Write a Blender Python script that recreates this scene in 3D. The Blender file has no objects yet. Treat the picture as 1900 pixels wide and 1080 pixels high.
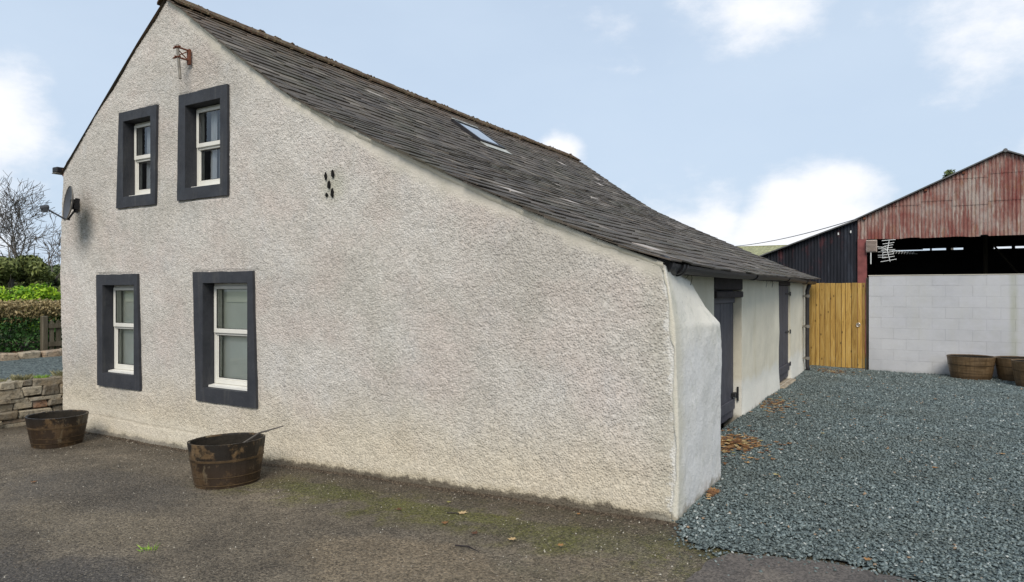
import bpy, math, random
import numpy as np
from math import sin, cos, pi, radians, sqrt, atan2
from mathutils import Vector, Matrix

random.seed(7)
S = bpy.context.scene
COL = S.collection

# ------------------------------------------------------------------ camera
TH = math.atan(750 / 1267)
cam = bpy.data.cameras.new('camera'); camo = bpy.data.objects.new('camera', cam)
COL.objects.link(camo)
camo.location = (0, 0, 1.65)
camo.rotation_euler = (pi / 2, 0, TH)
cam.sensor_width = 36; cam.lens = 24.0
cam.clip_start = 0.05; cam.clip_end = 2000
S.camera = camo

# ------------------------------------------------------------------ sky and sun
SUN_EL, SUN_AZ = radians(42), radians(152)      # azimuth clockwise from +Y
def build_world():
    w = bpy.data.worlds.new('World'); S.world = w; w.use_nodes = True
    nt = w.node_tree; N = nt.nodes; Lk = nt.links
    bg = N['Background']; bg.inputs['Strength'].default_value = 0.12
    sky = N.new('ShaderNodeTexSky'); sky.sky_type = 'NISHITA'; sky.sun_disc = False
    sky.sun_elevation = SUN_EL; sky.sun_rotation = SUN_AZ
    sky.air_density = 1.0; sky.dust_density = 2.0; sky.ozone_density = 1.5
    tc = N.new('ShaderNodeTexCoord')
    def math_(op, a, b=None, clamp=False):
        n = N.new('ShaderNodeMath'); n.operation = op; n.use_clamp = clamp
        for i, v in enumerate((a, b)):
            if v is None: continue
            if isinstance(v, (int, float)): n.inputs[i].default_value = v
            else: Lk.new(v, n.inputs[i])
        return n.outputs[0]
    def noise(scale, detail=6, rough=.55, stretch=(1, 1, 1)):
        mp = N.new('ShaderNodeMapping'); mp.inputs['Scale'].default_value = stretch
        Lk.new(tc.outputs['Generated'], mp.inputs[0])
        n = N.new('ShaderNodeTexNoise'); n.inputs['Scale'].default_value = scale
        n.inputs['Detail'].default_value = detail; n.inputs['Roughness'].default_value = rough
        Lk.new(mp.outputs[0], n.inputs['Vector']); return n.outputs['Fac']
    def direction(px, py):
        r = (px - 950) / 1267
        v = Vector((r * cos(TH) - sin(TH), r * sin(TH) + cos(TH), (540 - py) / 1267)); v.normalize(); return v
    nz = noise(7, 9, .6, (1, 1, 1.7)); big = noise(2.2, 5, .55, (1, 1, 2.2))
    total = None
    # clouds as patches of sky round given bearings
    for px, py, rad, gain in ((1500, 440, .135, 1.15), (1330, 395, .09, .55), (1395, -5, .12, .50), (1890, 55, .13, .52),
                              (-5, 215, .085, .75), (1035, 285, .05, .8), (1250, 480, .16, .7), (1560, 500, .12, .8), (2300, 420, .3, .9), (-500, 350, .3, .8), (700, 600, .2, .5)):
        d = N.new('ShaderNodeVectorMath'); d.operation = 'DISTANCE'
        nrm = N.new('ShaderNodeVectorMath'); nrm.operation = 'NORMALIZE'
        Lk.new(tc.outputs['Generated'], nrm.inputs[0]); Lk.new(nrm.outputs[0], d.inputs[0])
        d.inputs[1].default_value = direction(px, py)
        f = math_('SUBTRACT', 1.0, math_('DIVIDE', d.outputs['Value'], rad), True)
        f = math_('MULTIPLY', f, gain)
        total = f if total is None else math_('MAXIMUM', total, f)
    t = math_('ADD', math_('MULTIPLY', total, 1.0), math_('MULTIPLY', math_('SUBTRACT', nz, .5), 1.25))
    mr = N.new('ShaderNodeMapRange'); mr.interpolation_type = 'SMOOTHSTEP'
    mr.inputs['From Min'].default_value = .12; mr.inputs['From Max'].default_value = .62
    Lk.new(t, mr.inputs['Value'])
    # thin high veil that pales the blue everywhere
    veil = N.new('ShaderNodeMapRange'); veil.inputs['From Min'].default_value = .35; veil.inputs['From Max'].default_value = .7
    veil.inputs['To Min'].default_value = .80; veil.inputs['To Max'].default_value = .95
    Lk.new(big, veil.inputs['Value'])
    m1 = N.new('ShaderNodeMix'); m1.data_type = 'RGBA'
    Lk.new(veil.outputs[0], m1.inputs[0]); Lk.new(sky.outputs[0], m1.inputs[6]); m1.inputs[7].default_value = (4.55, 5.45, 6.6, 1)
    m2 = N.new('ShaderNodeMix'); m2.data_type = 'RGBA'
    Lk.new(mr.outputs[0], m2.inputs[0]); Lk.new(m1.outputs[2], m2.inputs[6]); m2.inputs[7].default_value = (7.3, 7.4, 7.7, 1)
    Lk.new(m2.outputs[2], bg.inputs['Color'])
build_world()
sl = bpy.data.lights.new('sun', 'SUN'); sl.energy = 2.3; sl.angle = radians(28); sl.color = (1, .925, .82)
so = bpy.data.objects.new('sun', sl); COL.objects.link(so)
sd = Vector((sin(SUN_AZ) * cos(SUN_EL), cos(SUN_AZ) * cos(SUN_EL), sin(SUN_EL)))
so.rotation_euler = sd.to_track_quat('Z', 'Y').to_euler(); so.location = (5, -8, 20)
S.view_settings.view_transform = 'Standard'; S.view_settings.look = 'None'
S.view_settings.exposure = 0.22; S.view_settings.gamma = 1

# ------------------------------------------------------------------ helpers
def vn(u, v, scale, seed):
    """smooth value noise, arrays in metres, returns -1..1"""
    u = np.asarray(u, float) / scale + 137.3; v = np.asarray(v, float) / scale + 91.7
    iu = np.floor(u).astype(np.int64); iv = np.floor(v).astype(np.int64)
    fu = u - iu; fv = v - iv; fu = fu * fu * (3 - 2 * fu); fv = fv * fv * (3 - 2 * fv)
    def h(a, b):
        x = (a * 374761393 + b * 668265263 + seed * 974711) & 0xffffffff
        x = ((x ^ (x >> 13)) * 1274126177) & 0xffffffff
        return ((x ^ (x >> 16)) & 0xffff) / 32767.5 - 1
    return (h(iu, iv) * (1 - fu) + h(iu + 1, iv) * fu) * (1 - fv) + (h(iu, iv + 1) * (1 - fu) + h(iu + 1, iv + 1) * fu) * fv

class MB:
    def __init__(s): s.v = []; s.f = []; s.t = []
    def add(s, vs, fs, t=0.0):
        o = len(s.v); s.v.extend([tuple(p) for p in vs]); s.f.extend([tuple(i + o for i in f) for f in fs]); s.t.extend([t] * len(fs)); return s
    def box(s, a, b, t=0.0, jit=0):
        x0, y0, z0 = a; x1, y1, z1 = b
        vs = [(x0, y0, z0), (x1, y0, z0), (x1, y1, z0), (x0, y1, z0), (x0, y0, z1), (x1, y0, z1), (x1, y1, z1), (x0, y1, z1)]
        if jit: vs = [tuple(c + random.uniform(-jit, jit) for c in p) for p in vs]
        return s.add(vs, [(3, 2, 1, 0), (4, 5, 6, 7), (0, 1, 5, 4), (1, 2, 6, 5), (2, 3, 7, 6), (3, 0, 4, 7)], t)
    def bevel_box(s, a, b, r=.004, t=0.0):
        x0, y0, z0 = a; x1, y1, z1 = b
        cx, cy, cz = (x0 + x1) / 2, (y0 + y1) / 2, (z0 + z1) / 2; hx, hy, hz = (x1 - x0) / 2, (y1 - y0) / 2, (z1 - z0) / 2
        vs = []; ix = {}
        for sx in (-1, 1):
            for sy in (-1, 1):
                for sz in (-1, 1):
                    for k in range(3):
                        ix[(sx, sy, sz, k)] = len(vs)
                        vs.append((cx + sx * (hx - (r if k != 0 else 0)), cy + sy * (hy - (r if k != 1 else 0)), cz + sz * (hz - (r if k != 2 else 0))))
        fs = []
        q = [(-1, -1), (1, -1), (1, 1), (-1, 1)]
        for sg in (-1, 1):
            o = 1 if sg > 0 else -1
            fs.append(tuple(ix[(sg, a_, b_, 0)] for a_, b_ in q[::o])); fs.append(tuple(ix[(b_, sg, a_, 1)] for a_, b_ in q[::o])); fs.append(tuple(ix[(a_, b_, sg, 2)] for a_, b_ in q[::o]))
        for a_ in (-1, 1):
            for b_ in (-1, 1):
                fs.append((ix[(a_, b_, -1, 0)], ix[(a_, b_, 1, 0)], ix[(a_, b_, 1, 1)], ix[(a_, b_, -1, 1)]))
                fs.append((ix[(a_, -1, b_, 0)], ix[(a_, 1, b_, 0)], ix[(a_, 1, b_, 2)], ix[(a_, -1, b_, 2)]))
                fs.append((ix[(-1, a_, b_, 1)], ix[(1, a_, b_, 1)], ix[(1, a_, b_, 2)], ix[(-1, a_, b_, 2)]))
                for c_ in (-1, 1): fs.append(tuple(ix[(a_, b_, c_, k)] for k in range(3)))
        return s.add(vs, fs, t)
    def tube(s, pts, radii, n=8, t=0.0, cap=True):
        pts = [Vector(p) for p in pts]
        if isinstance(radii, (int, float)): radii = [radii] * len(pts)
        vs = []; fs = []; up = None
        for i, p in enumerate(pts):
            d = (pts[min(i + 1, len(pts) - 1)] - pts[max(i - 1, 0)]).normalized()
            if up is None: up = Vector((0, 0, 1)) if abs(d.z) < .9 else Vector((1, 0, 0))
            a = d.cross(up).normalized(); b = a.cross(d).normalized(); up = b
            for k in range(n):
                an = 2 * pi * k / n; vs.append(p + (a * cos(an) + b * sin(an)) * radii[i])
        for i in range(len(pts) - 1):
            for k in range(n):
                fs.append((i * n + k, i * n + (k + 1) % n, (i + 1) * n + (k + 1) % n, (i + 1) * n + k))
        if cap: fs.append(tuple(range(n))[::-1]); fs.append(tuple((len(pts) - 1) * n + k for k in range(n)))
        return s.add(vs, fs, t)
    def lathe(s, prof, n=32, c=(0, 0, 0), t=0.0):
        vs = []; fs = []
        for r, z in prof:
            for k in range(n): a = 2 * pi * k / n; vs.append((c[0] + r * cos(a), c[1] + r * sin(a), c[2] + z))
        for i in range(len(prof) - 1):
            for k in range(n): fs.append((i * n + k, i * n + (k + 1) % n, (i + 1) * n + (k + 1) % n, (i + 1) * n + k))
        return s.add(vs, fs, t)
    def prism(s, poly, axis, a, b, t=0.0):
        """poly of 2D points extruded along axis between a and b"""
        def P(u, v, w): return (w, u, v) if axis == 0 else ((u, w, v) if axis == 1 else (u, v, w))
        n = len(poly); vs = [P(u, v, a) for u, v in poly] + [P(u, v, b) for u, v in poly]
        fs = [tuple(range(n))[::-1], tuple(range(n, 2 * n))] + [(i, (i + 1) % n, (i + 1) % n + n, i + n) for i in range(n)]
        return s.add(vs, fs, t)

def raw_mesh(name, V, F4, tint=None, tris=False, vcol=None):
    """numpy mesh: V (n,3), F (m,k)"""
    me = bpy.data.meshes.new(name); k = F4.shape[1]
    me.vertices.add(len(V)); me.vertices.foreach_set('co', np.asarray(V, np.float32).ravel())
    me.loops.add(F4.size); me.loops.foreach_set('vertex_index', F4.astype(np.int32).ravel())
    me.polygons.add(len(F4)); me.polygons.foreach_set('loop_start', np.arange(0, F4.size, k, dtype=np.int32))
    try: me.polygons.foreach_set('loop_total', np.full(len(F4), k, np.int32))
    except Exception: pass
    me.update(calc_edges=True)
    if tint is not None:
        at = me.attributes.new('tint', 'FLOAT', 'FACE'); at.data.foreach_set('value', np.asarray(tint, np.float32))
    if vcol is not None:
        at = me.attributes.new('zone', 'FLOAT', 'POINT'); at.data.foreach_set('value', np.asarray(vcol, np.float32))
    return me

def origin_of(parent):
    p = Vector((0, 0, 0))
    while parent is not None: p += parent.location; parent = parent.parent
    return p

def link(name, me, mat, parent=None, local=False, smooth=False):
    o = bpy.data.objects.new(name, me); COL.objects.link(o)
    if mat: me.materials.append(mat)
    if parent is not None:
        if not local: me.transform(Matrix.Translation(-origin_of(parent)))
        o.parent = parent
    if smooth: me.polygons.foreach_set('use_smooth', [True] * len(me.polygons))
    return o

def part(name, mb, mat, parent=None, local=False, smooth=False, fix=True):
    me = bpy.data.meshes.new(name); me.from_pydata(mb.v, [], mb.f); me.update()
    at = me.attributes.new('tint', 'FLOAT', 'FACE'); at.data.foreach_set('value', mb.t)
    if fix:
        import bmesh
        bm = bmesh.new(); bm.from_mesh(me); bmesh.ops.recalc_face_normals(bm, faces=bm.faces); bm.to_mesh(me); bm.free()
    return link(name, me, mat, parent, local, smooth)

def tag(o, label=None, cat=None, group=None, kind=None):
    if label: o['label'] = label
    if cat: o['category'] = cat
    if group: o['group'] = group
    if kind: o['kind'] = kind
    return o

def thing(name, loc, label, cat, group=None, rz=0):
    o = bpy.data.objects.new(name, None); COL.objects.link(o); o.empty_display_size = .2
    o.location = loc; o.rotation_euler = (0, 0, rz)
    return tag(o, label, cat, group)

def copy_tree(o, parent=None):
    c = o.copy(); COL.objects.link(c)
    if parent is not None: c.parent = parent
    for ch in [x for x in o.children]: copy_tree(ch, c)
    return c

# ------------------------------------------------------------------ materials
class Mat:
    def __init__(s, name, rough=.8, spec=.3, metal=0):
        s.m = bpy.data.materials.new(name); s.m.use_nodes = True; s.nt = s.m.node_tree; s.N = s.nt.nodes; s.L = s.nt.links
        s.b = s.N['Principled BSDF']; s.b.inputs['Roughness'].default_value = rough
        s.b.inputs['Specular IOR Level'].default_value = spec; s.b.inputs['Metallic'].default_value = metal
        tc = s.N.new('ShaderNodeNewGeometry'); s.co = tc.outputs['Position']
    def map(s, scale=(1, 1, 1), loc=(0, 0, 0), rot=(0, 0, 0)):
        n = s.N.new('ShaderNodeMapping'); n.inputs['Scale'].default_value = scale; n.inputs['Location'].default_value = loc; n.inputs['Rotation'].default_value = rot
        s.L.new(s.co, n.inputs[0]); return n.outputs[0]
    def noise(s, scale, detail=4, rough=.55, vec=None, dist=0):
        n = s.N.new('ShaderNodeTexNoise'); n.inputs['Scale'].default_value = scale; n.inputs['Detail'].default_value = detail
        n.inputs['Roughness'].default_value = rough; n.inputs['Distortion'].default_value = dist
        s.L.new(vec or s.co, n.inputs['Vector']); return n.outputs['Fac']
    def vor(s, scale, feat='F1', out='Distance', vec=None, rnd=1):
        n = s.N.new('ShaderNodeTexVoronoi'); n.feature = feat; n.inputs['Scale'].default_value = scale; n.inputs['Randomness'].default_value = rnd
        s.L.new(vec or s.co, n.inputs['Vector']); return n.outputs[out]
    def attr(s, nm):
        n = s.N.new('ShaderNodeAttribute'); n.attribute_name = nm; return n.outputs['Fac']
    def sep(s, vec=None):
        n = s.N.new('ShaderNodeSeparateXYZ'); s.L.new(vec or s.co, n.inputs[0]); return n.outputs
    def ramp(s, fac, *stops, interp='LINEAR'):
        n = s.N.new('ShaderNodeValToRGB'); cr = n.color_ramp; cr.interpolation = interp
        while len(cr.elements) < len(stops): cr.elements.new(.5)
        for e, (p, c) in zip(cr.elements, stops):
            e.position = p; e.color = (c, c, c, 1) if isinstance(c, (int, float)) else (*c, 1)
        s.L.new(fac, n.inputs[0]); return n.outputs[0]
    def rng(s, v, a, b, c=0, d=1):
        n = s.N.new('ShaderNodeMapRange'); n.interpolation_type = 'SMOOTHSTEP'
        for k, x in zip(('From Min', 'From Max', 'To Min', 'To Max'), (a, b, c, d)): n.inputs[k].default_value = x
        s.L.new(v, n.inputs['Value']); return n.outputs[0]
    def math(s, op, a, b=0.0, clamp=False):
        n = s.N.new('ShaderNodeMath'); n.operation = op; n.use_clamp = clamp
        for i, v in enumerate((a, b)):
            if isinstance(v, (int, float)): n.inputs[i].default_value = v
            else: s.L.new(v, n.inputs[i])
        return n.outputs[0]
    def mix(s, fac, a, b, mode='MIX'):
        n = s.N.new('ShaderNodeMix'); n.data_type = 'RGBA'; n.blend_type = mode
        for i, v in ((0, fac), (6, a), (7, b)):
            if isinstance(v, (int, float)): n.inputs[i].default_value = v if i == 0 else (v, v, v, 1)
            elif isinstance(v, tuple): n.inputs[i].default_value = (*v, 1)
            else: s.L.new(v, n.inputs[i])
        return n.outputs[2]
    def color(s, c):
        if isinstance(c, tuple): s.b.inputs['Base Color'].default_value = (*c, 1)
        else: s.L.new(c, s.b.inputs['Base Color'])
        return s
    def rough(s, v): s.L.new(v, s.b.inputs['Roughness']); return s
    def bump(s, h, strength=.5, dist=.01):
        n = s.N.new('ShaderNodeBump'); n.inputs['Strength'].default_value = strength; n.inputs['Distance'].default_value = dist
        s.L.new(h, n.inputs['Height'])
        old = s.b.inputs['Normal'].links
        if old: s.L.new(old[0].from_socket, n.inputs['Normal'])
        s.L.new(n.outputs[0], s.b.inputs['Normal']); return s

def simple(name, c, rough=.7, var=.25, scale=6, bump=.0, metal=0, spec=.3, bscale=40, tint=False, var2=.15):
    m = Mat(name, rough, spec, metal)
    d = tuple(x * (1 - var) for x in c); l = tuple(min(1, x * (1 + var)) for x in c)
    k = m.ramp(m.noise(scale, 5, .6), (.3, d), (.7, l))
    k = m.mix(m.ramp(m.noise(scale * 7, 3), (.3, 0.0), (.7, var2)), k, tuple(x * .55 for x in c))
    if tint: k = m.mix(1.0, k, m.ramp(m.attr('tint'), (0, .55), (1, 1.0)), 'MULTIPLY')
    m.color(k)
    if bump: m.bump(m.noise(bscale, 4), bump, .01)
    return m.m

# pebbledashed gable
def m_gable():
    m = Mat('pebbledash', .92, .2)
    x, y, z = m.sep()
    big = m.noise(.8, 5, .6); mid = m.noise(2.7, 5, .65, m.map((1, 1, .6), (3, 1, 8)))
    c = m.ramp(big, (.34, (.49, .455, .405)), (.5, (.56, .523, .47)), (.66, (.615, .58, .53)))
    c = m.mix(m.ramp(m.noise(1.3, 4, .6, m.map((1, 1, 1.2), (11, 0, 5))), (.47, 0.0), (.65, .36)), c, (.585, .483, .43))     # pink show-through
    c = m.mix(m.ramp(mid, (.55, 0.0), (.75, .4)), c, (.56, .555, .54))
    c = m.mix(m.ramp(m.noise(1.1, 3, .5, m.map((1, 1, .35), (1, 0, 15))), (.58, 0.0), (.74, .22)), c, (.34, .34, .27))           # greenish grime streaks
    for wx, ww, wz in ((-7.57 - .0, .40, .45), (-6.45, .46, .43), (-8.09, .38, 2.67), (-6.83, .40, 2.68)):      # run-off below the window bands
        cx_ = wx if wz > 1 else (-8.46 if wx < -7 else -6.44)
        dx = m.rng(m.math('ABSOLUTE', m.math('SUBTRACT', x, cx_)), ww + .08, ww - .05); dz = m.math('MULTIPLY', m.rng(z, wz + .02, wz - .02), m.rng(z, wz - .75, wz))
        st_ = m.ramp(m.noise(1.6, 5, .7, m.map((6, 1, .35), (cx_, 0, wz))), (.44, 0.0), (.66, .5))
        c = m.mix(m.math('MULTIPLY', m.math('MULTIPLY', dx, dz), st_), c, (.36, .35, .31))
    # yellowed paint near the ground
    low = m.math('ADD', z, m.math('MULTIPLY', m.math('SUBTRACT', m.noise(2.2, 4), .5), .5))
    c = m.mix(m.rng(low, .9, .05, 0, .75), c, (.62, .54, .40))
    gnd = m.math('MULTIPLY', m.math('DIVIDE', m.math('SUBTRACT', -1.7, x), 5.5, ), -.15); gnd = m.math('MAXIMUM', gnd, -.15); gnd = m.math('MINIMUM', gnd, 0.0)
    hh = m.math('SUBTRACT', z, gnd)
    hn = m.math('ADD', hh, m.math('MULTIPLY', m.math('SUBTRACT', m.noise(7, 6, .7), .5), .16))
    c = m.mix(m.rng(hn, .13, .02, 0, .55), c, (.30, .24, .13))
    c = m.mix(m.rng(hn, .065, .03, 0, .92), c, (.06, .044, .027))  # splash dirt, with the dark gap under the render's edge painted in as shade
    # smooth edging zone
    zn = m.attr('zone')
    c = m.mix(m.math('MULTIPLY', zn, .8), c, m.ramp(m.noise(5, 5, .7), (.3, (.50, .47, .38)), (.6, (.68, .63, .54))))
    co = m.math('ADD', m.attr('corner'), m.math('MULTIPLY', m.math('SUBTRACT', m.noise(7, 7, .8), .5), .30))
    c = m.mix(m.rng(co, .30, .05, 0, .35), c, (.44, .42, .34))
    c = m.mix(m.rng(co, .055, .02, 0, .92), c, (.68, .66, .61))
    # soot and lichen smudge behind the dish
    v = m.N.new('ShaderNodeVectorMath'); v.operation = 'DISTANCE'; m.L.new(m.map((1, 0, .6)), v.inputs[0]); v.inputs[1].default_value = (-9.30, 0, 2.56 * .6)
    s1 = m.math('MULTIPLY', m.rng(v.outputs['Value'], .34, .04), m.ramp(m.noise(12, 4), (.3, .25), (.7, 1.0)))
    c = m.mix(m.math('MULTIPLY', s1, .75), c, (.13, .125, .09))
    v = m.N.new('ShaderNodeVectorMath'); v.operation = 'DISTANCE'; m.L.new(m.map((1, 0, 1)), v.inputs[0]); v.inputs[1].default_value = (-4.84, 0, 2.67)
    c = m.mix(m.math('MULTIPLY', m.rng(v.outputs['Value'], .25, .03), .4), c, (.36, .37, .24))
    # dark pits and pale grains between the pebbles
    inv = m.math('SUBTRACT', 1.0, m.math('MULTIPLY', zn, .9))
    cell = m.vor(58, out='Color'); cell2 = m.vor(31, out='Color', vec=m.map((1, 1, 1), (7, 3, 2))); d1_ = m.vor(58); d2_ = m.vor(31, vec=m.map((1, 1, 1), (7, 3, 2)))
    g1 = m.ramp(cell, (.18, .62), (.36, .90), (.62, 1.0), (.80, 1.22))
    c = m.mix(m.math('MULTIPLY', inv, .42), c, m.mix(1.0, c, g1, 'MULTIPLY'))
    c = m.mix(m.math('MULTIPLY', inv, .35), c, m.mix(1.0, c, m.ramp(cell2, (.22, .72), (.38, .96), (.7, 1.06)), 'MULTIPLY'))
    c = m.mix(m.math('MULTIPLY', inv, m.ramp(m.noise(90, 2, .6), (.28, .5), (.38, 0.0))), c, (.22, .20, .17))
    m.color(c)
    m.bump(m.math('MULTIPLY', m.ramp(d1_, (.05, 1.0), (.65, 0.0)), inv), .55, .012)
    m.bump(m.math('MULTIPLY', m.ramp(d2_, (.05, 1.0), (.75, 0.0)), inv), .15, .014)
    return m.m

def m_render(name, c, dirt=(.3, .29, .22), lowc=None, streak=.25):
    m = Mat(name, .85, .25)
    x, y, z = m.sep()
    k = m.ramp(m.noise(1.2, 5, .6), (.3, tuple(v * .86 for v in c)), (.7, tuple(min(.9, v * 1.06) for v in c)))
    k = m.mix(m.ramp(m.noise(1.0, 5, .65, m.map((1, 2.5, .5))), (.5, 0.0), (.75, streak)), k, dirt)
    if lowc:
        lz = m.math('ADD', z, m.math('MULTIPLY', m.math('SUBTRACT', m.noise(2.5, 4), .5), .35))
        k = m.mix(m.rng(lz, .55, .40, 0, .8), k, lowc)
    k = m.mix(m.ramp(m.noise(9, 5, .7), (.6, 0.0), (.8, .3)), k, dirt)
    lz = m.math('ADD', z, m.math('MULTIPLY', m.math('SUBTRACT', m.noise(7, 5, .7), .5), .22))
    k = m.mix(m.rng(lz, .10, .0, 0, .8), k, (.16, .14, .10))
    m.color(k); m.bump(m.noise(9, 5, .65), .45, .02); m.bump(m.noise(70, 3, .6), .35, .004)
    return m.m

def m_buttress():
    m = Mat('white_render', .85, .25); x, y, z = m.sep()
    c = m.ramp(m.noise(1.8, 6, .65), (.32, (.62, .60, .55)), (.52, (.72, .70, .665)), (.7, (.76, .74, .70)))
    zz = m.math('ADD', z, m.math('MULTIPLY', m.math('SUBTRACT', m.noise(3, 5), .5), .5))
    c = m.mix(m.math('MULTIPLY', m.rng(zz, 1.15, 1.5), .75), c, (.72, .68, .58))
    yy = m.math('ADD', y, m.math('MULTIPLY', m.math('SUBTRACT', m.noise(4, 6, .7), .5), .35))
    c = m.mix(m.math('MULTIPLY', m.rng(yy, 5.0, 4.8), .8), c, (.62, .58, .47))
    c = m.mix(m.ramp(m.noise(5, 6, .75), (.56, 0.0), (.70, .55)), c, (.46, .46, .38))
    c = m.mix(m.ramp(m.noise(22, 4, .7), (.30, .5), (.40, 0.0)), c, (.36, .35, .31))
    lz = m.math('ADD', z, m.math('MULTIPLY', m.math('SUBTRACT', m.noise(9, 6, .75), .5), .30))
    c = m.mix(m.rng(lz, .10, .01, 0, .75), c, (.24, .20, .13))
    m.color(c); m.bump(m.noise(30, 5, .7), .7, .012); m.bump(m.noise(95, 3, .7), .6, .006); return m.m

def m_slate():
    m = Mat('slate', .72, .35)
    t = m.attr('tint')
    c = m.ramp(t, (0, (.045, .036, .029)), (.45, (.082, .066, .052)), (.85, (.118, .096, .076)), (.97, (.19, .16, .13)), (1, (.42, .37, .33)))
    c = m.mix(m.ramp(m.noise(2.2, 5, .65), (.45, 0.0), (.7, .55)), c, (.10, .085, .058))
    c = m.mix(m.ramp(m.noise(26, 5, .75), (.56, 0.0), (.68, .55)), c, (.23, .20, .165))
    x, y, z = m.sep()
    up = m.math('MULTIPLY', m.rng(z, 4.3, 5.0), m.ramp(m.noise(6, 5, .7), (.38, 0.0), (.62, .75)))
    c = m.mix(up, c, (.16, .10, .055))
    c = m.mix(m.ramp(m.noise(1.4, 3), (.5, 0.0), (.7, .25)), c, (.085, .09, .045))
    m.color(c); m.bump(m.noise(55, 5, .7), .5, .006)
    return m.m

def m_ridge():
    m = Mat('ridge_mossy', .9, .2)
    c = m.ramp(m.noise(14, 6, .75), (.34, (.035, .027, .022)), (.44, (.12, .066, .038)), (.52, (.065, .055, .032)), (.60, (.19, .125, .065)), (.70, (.36, .33, .24)))
    m.color(c); m.bump(m.noise(28, 5, .7), .9, .02); return m.m

def m_tarmac():
    m = Mat('old_tarmac', .78, .35)
    x, y, z = m.sep()
    c = m.ramp(m.noise(.9, 6, .65), (.3, (.085, .068, .049)), (.48, (.145, .118, .084)), (.66, (.215, .175, .125)))
    c = m.mix(m.ramp(m.noise(.55, 4, .6, m.map((1, 1, 1), (9, 4, 0))), (.55, 0.0), (.75, .45)), c, (.075, .072, .07))
    # damp dirty strip against the wall, then a mossy band in front of it
    yy = m.math('ADD', y, m.math('MULTIPLY', m.math('SUBTRACT', m.noise(1.6, 5, .65), .5), .9))
    moss = m.math('MULTIPLY', m.math('MULTIPLY', m.rng(yy, 3.7, 4.0), m.rng(yy, 4.75, 4.35)), m.ramp(m.noise(2.6, 6, .72), (.44, 0.0), (.58, .85)))
    moss = m.math('MULTIPLY', moss, m.rng(x, -6.2, -4.6))
    c = m.mix(moss, c, (.115, .110, .022))
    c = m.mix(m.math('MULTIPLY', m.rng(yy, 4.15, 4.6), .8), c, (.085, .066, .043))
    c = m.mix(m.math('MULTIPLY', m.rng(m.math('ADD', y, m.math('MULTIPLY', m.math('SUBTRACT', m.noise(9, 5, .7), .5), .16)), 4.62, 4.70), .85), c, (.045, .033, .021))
    m2 = m.math('MULTIPLY', m.rng(x, -2.9, -1.3), m.ramp(m.noise(3.5, 6, .75), (.46, 0.0), (.60, .6)))
    c = m.mix(m2, c, (.085, .085, .035))
    def blob(cx, cy, rx, ry, col, k, c):
        v = m.N.new('ShaderNodeVectorMath'); v.operation = 'LENGTH'; m.L.new(m.map((1 / rx, 1 / ry, 0), (-cx / rx, -cy / ry, 0)), v.inputs[0])
        d = m.math('ADD', v.outputs['Value'], m.math('MULTIPLY', m.math('SUBTRACT', m.noise(3.5, 6, .7), .5), 1.1))
        return m.mix(m.rng(d, 1.15, .7, 0, k), c, col)
    c = blob(-4.35, 1.75, 1.1, .75, (.065, .060, .058), .75, c)
    c = blob(-2.75, 3.25, .85, .42, (.235, .18, .115), .7, c)
    c = blob(-5.2, 2.8, 1.0, .35, (.21, .17, .115), .55, c)
    c = blob(-1.6, 3.6, .5, .4, (.20, .155, .10), .5, c)
    c = blob(-6.3, 3.4, 1.2, .5, (.085, .075, .065), .5, c)
    c = blob(-4.4, 4.25, .55, .16, (.10, .105, .022), .7, c)
    c = blob(-3.2, 4.2, .8, .14, (.11, .11, .022), .8, c)
    c = blob(-2.1, 4.15, .6, .22, (.10, .10, .03), .5, c)
    # exposed aggregate
    c = m.mix(1.0, c, m.ramp(m.vor(72, out='Color'), (.2, .52), (.4, .9), (.6, 1.05), (.8, 1.5)), 'MULTIPLY')
    c = m.mix(1.0, c, m.ramp(m.noise(3.2, 6, .75, m.map((1, 1, 1), (2, 8, 0))), (.35, .72), (.5, 1.0), (.65, 1.18)), 'MULTIPLY')
    c = m.mix(m.ramp(m.vor(34, vec=m.map((1, 1, 1), (3, 1, 0))), (.10, .8), (.17, 0.0)), c, (.36, .31, .23))
    c = m.mix(m.ramp(m.noise(62, 4, .75), (.53, 0.0), (.66, .7)), c, (.30, .255, .19))
    c = m.mix(m.ramp(m.noise(90, 3, .7, m.map((1, 1, 1), (5, 5, 5))), (.32, .85), (.46, 0.0)), c, (.022, .018, .014))
    m.color(c); m.rough(m.ramp(m.noise(1.4, 4), (.3, .6), (.7, .9)))
    m.bump(m.ramp(m.vor(72), (.0, 1.0), (.7, 0.0)), .8, .012); m.bump(m.noise(40, 5, .8), .8, .018); m.bump(m.noise(6, 5, .6), .5, .03)
    return m.m

def m_patch():
    m = Mat('dark_tarmac', .7, .4)
    c = m.ramp(m.noise(2, 5, .6), (.3, (.072, .062, .054)), (.5, (.105, .088, .075)), (.7, (.15, .125, .10)))
    c = m.mix(1.0, c, m.ramp(m.vor(80, out='Color'), (.2, .6), (.5, 1.0), (.8, 1.35)), 'MULTIPLY')
    c = m.mix(m.ramp(m.noise(100, 3, .7, m.map((1, 1, 1), (5, 5, 5))), (.3, .7), (.42, 0.0)), c, (.02, .019, .018))
    m.color(c); m.bump(m.noise(90, 4, .7), .6, .008); return m.m

def m_gravel_base():
    m = Mat('slate_gravel_base', .8, .3)
    c = m.ramp(m.vor(42, out='Color'), (.2, (.035, .045, .044)), (.5, (.11, .135, .13)), (.8, (.19, .225, .215)))
    m.color(c); m.bump(m.ramp(m.vor(42), (.0, 1.0), (.7, 0.0)), 1.0, .02); return m.m

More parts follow.
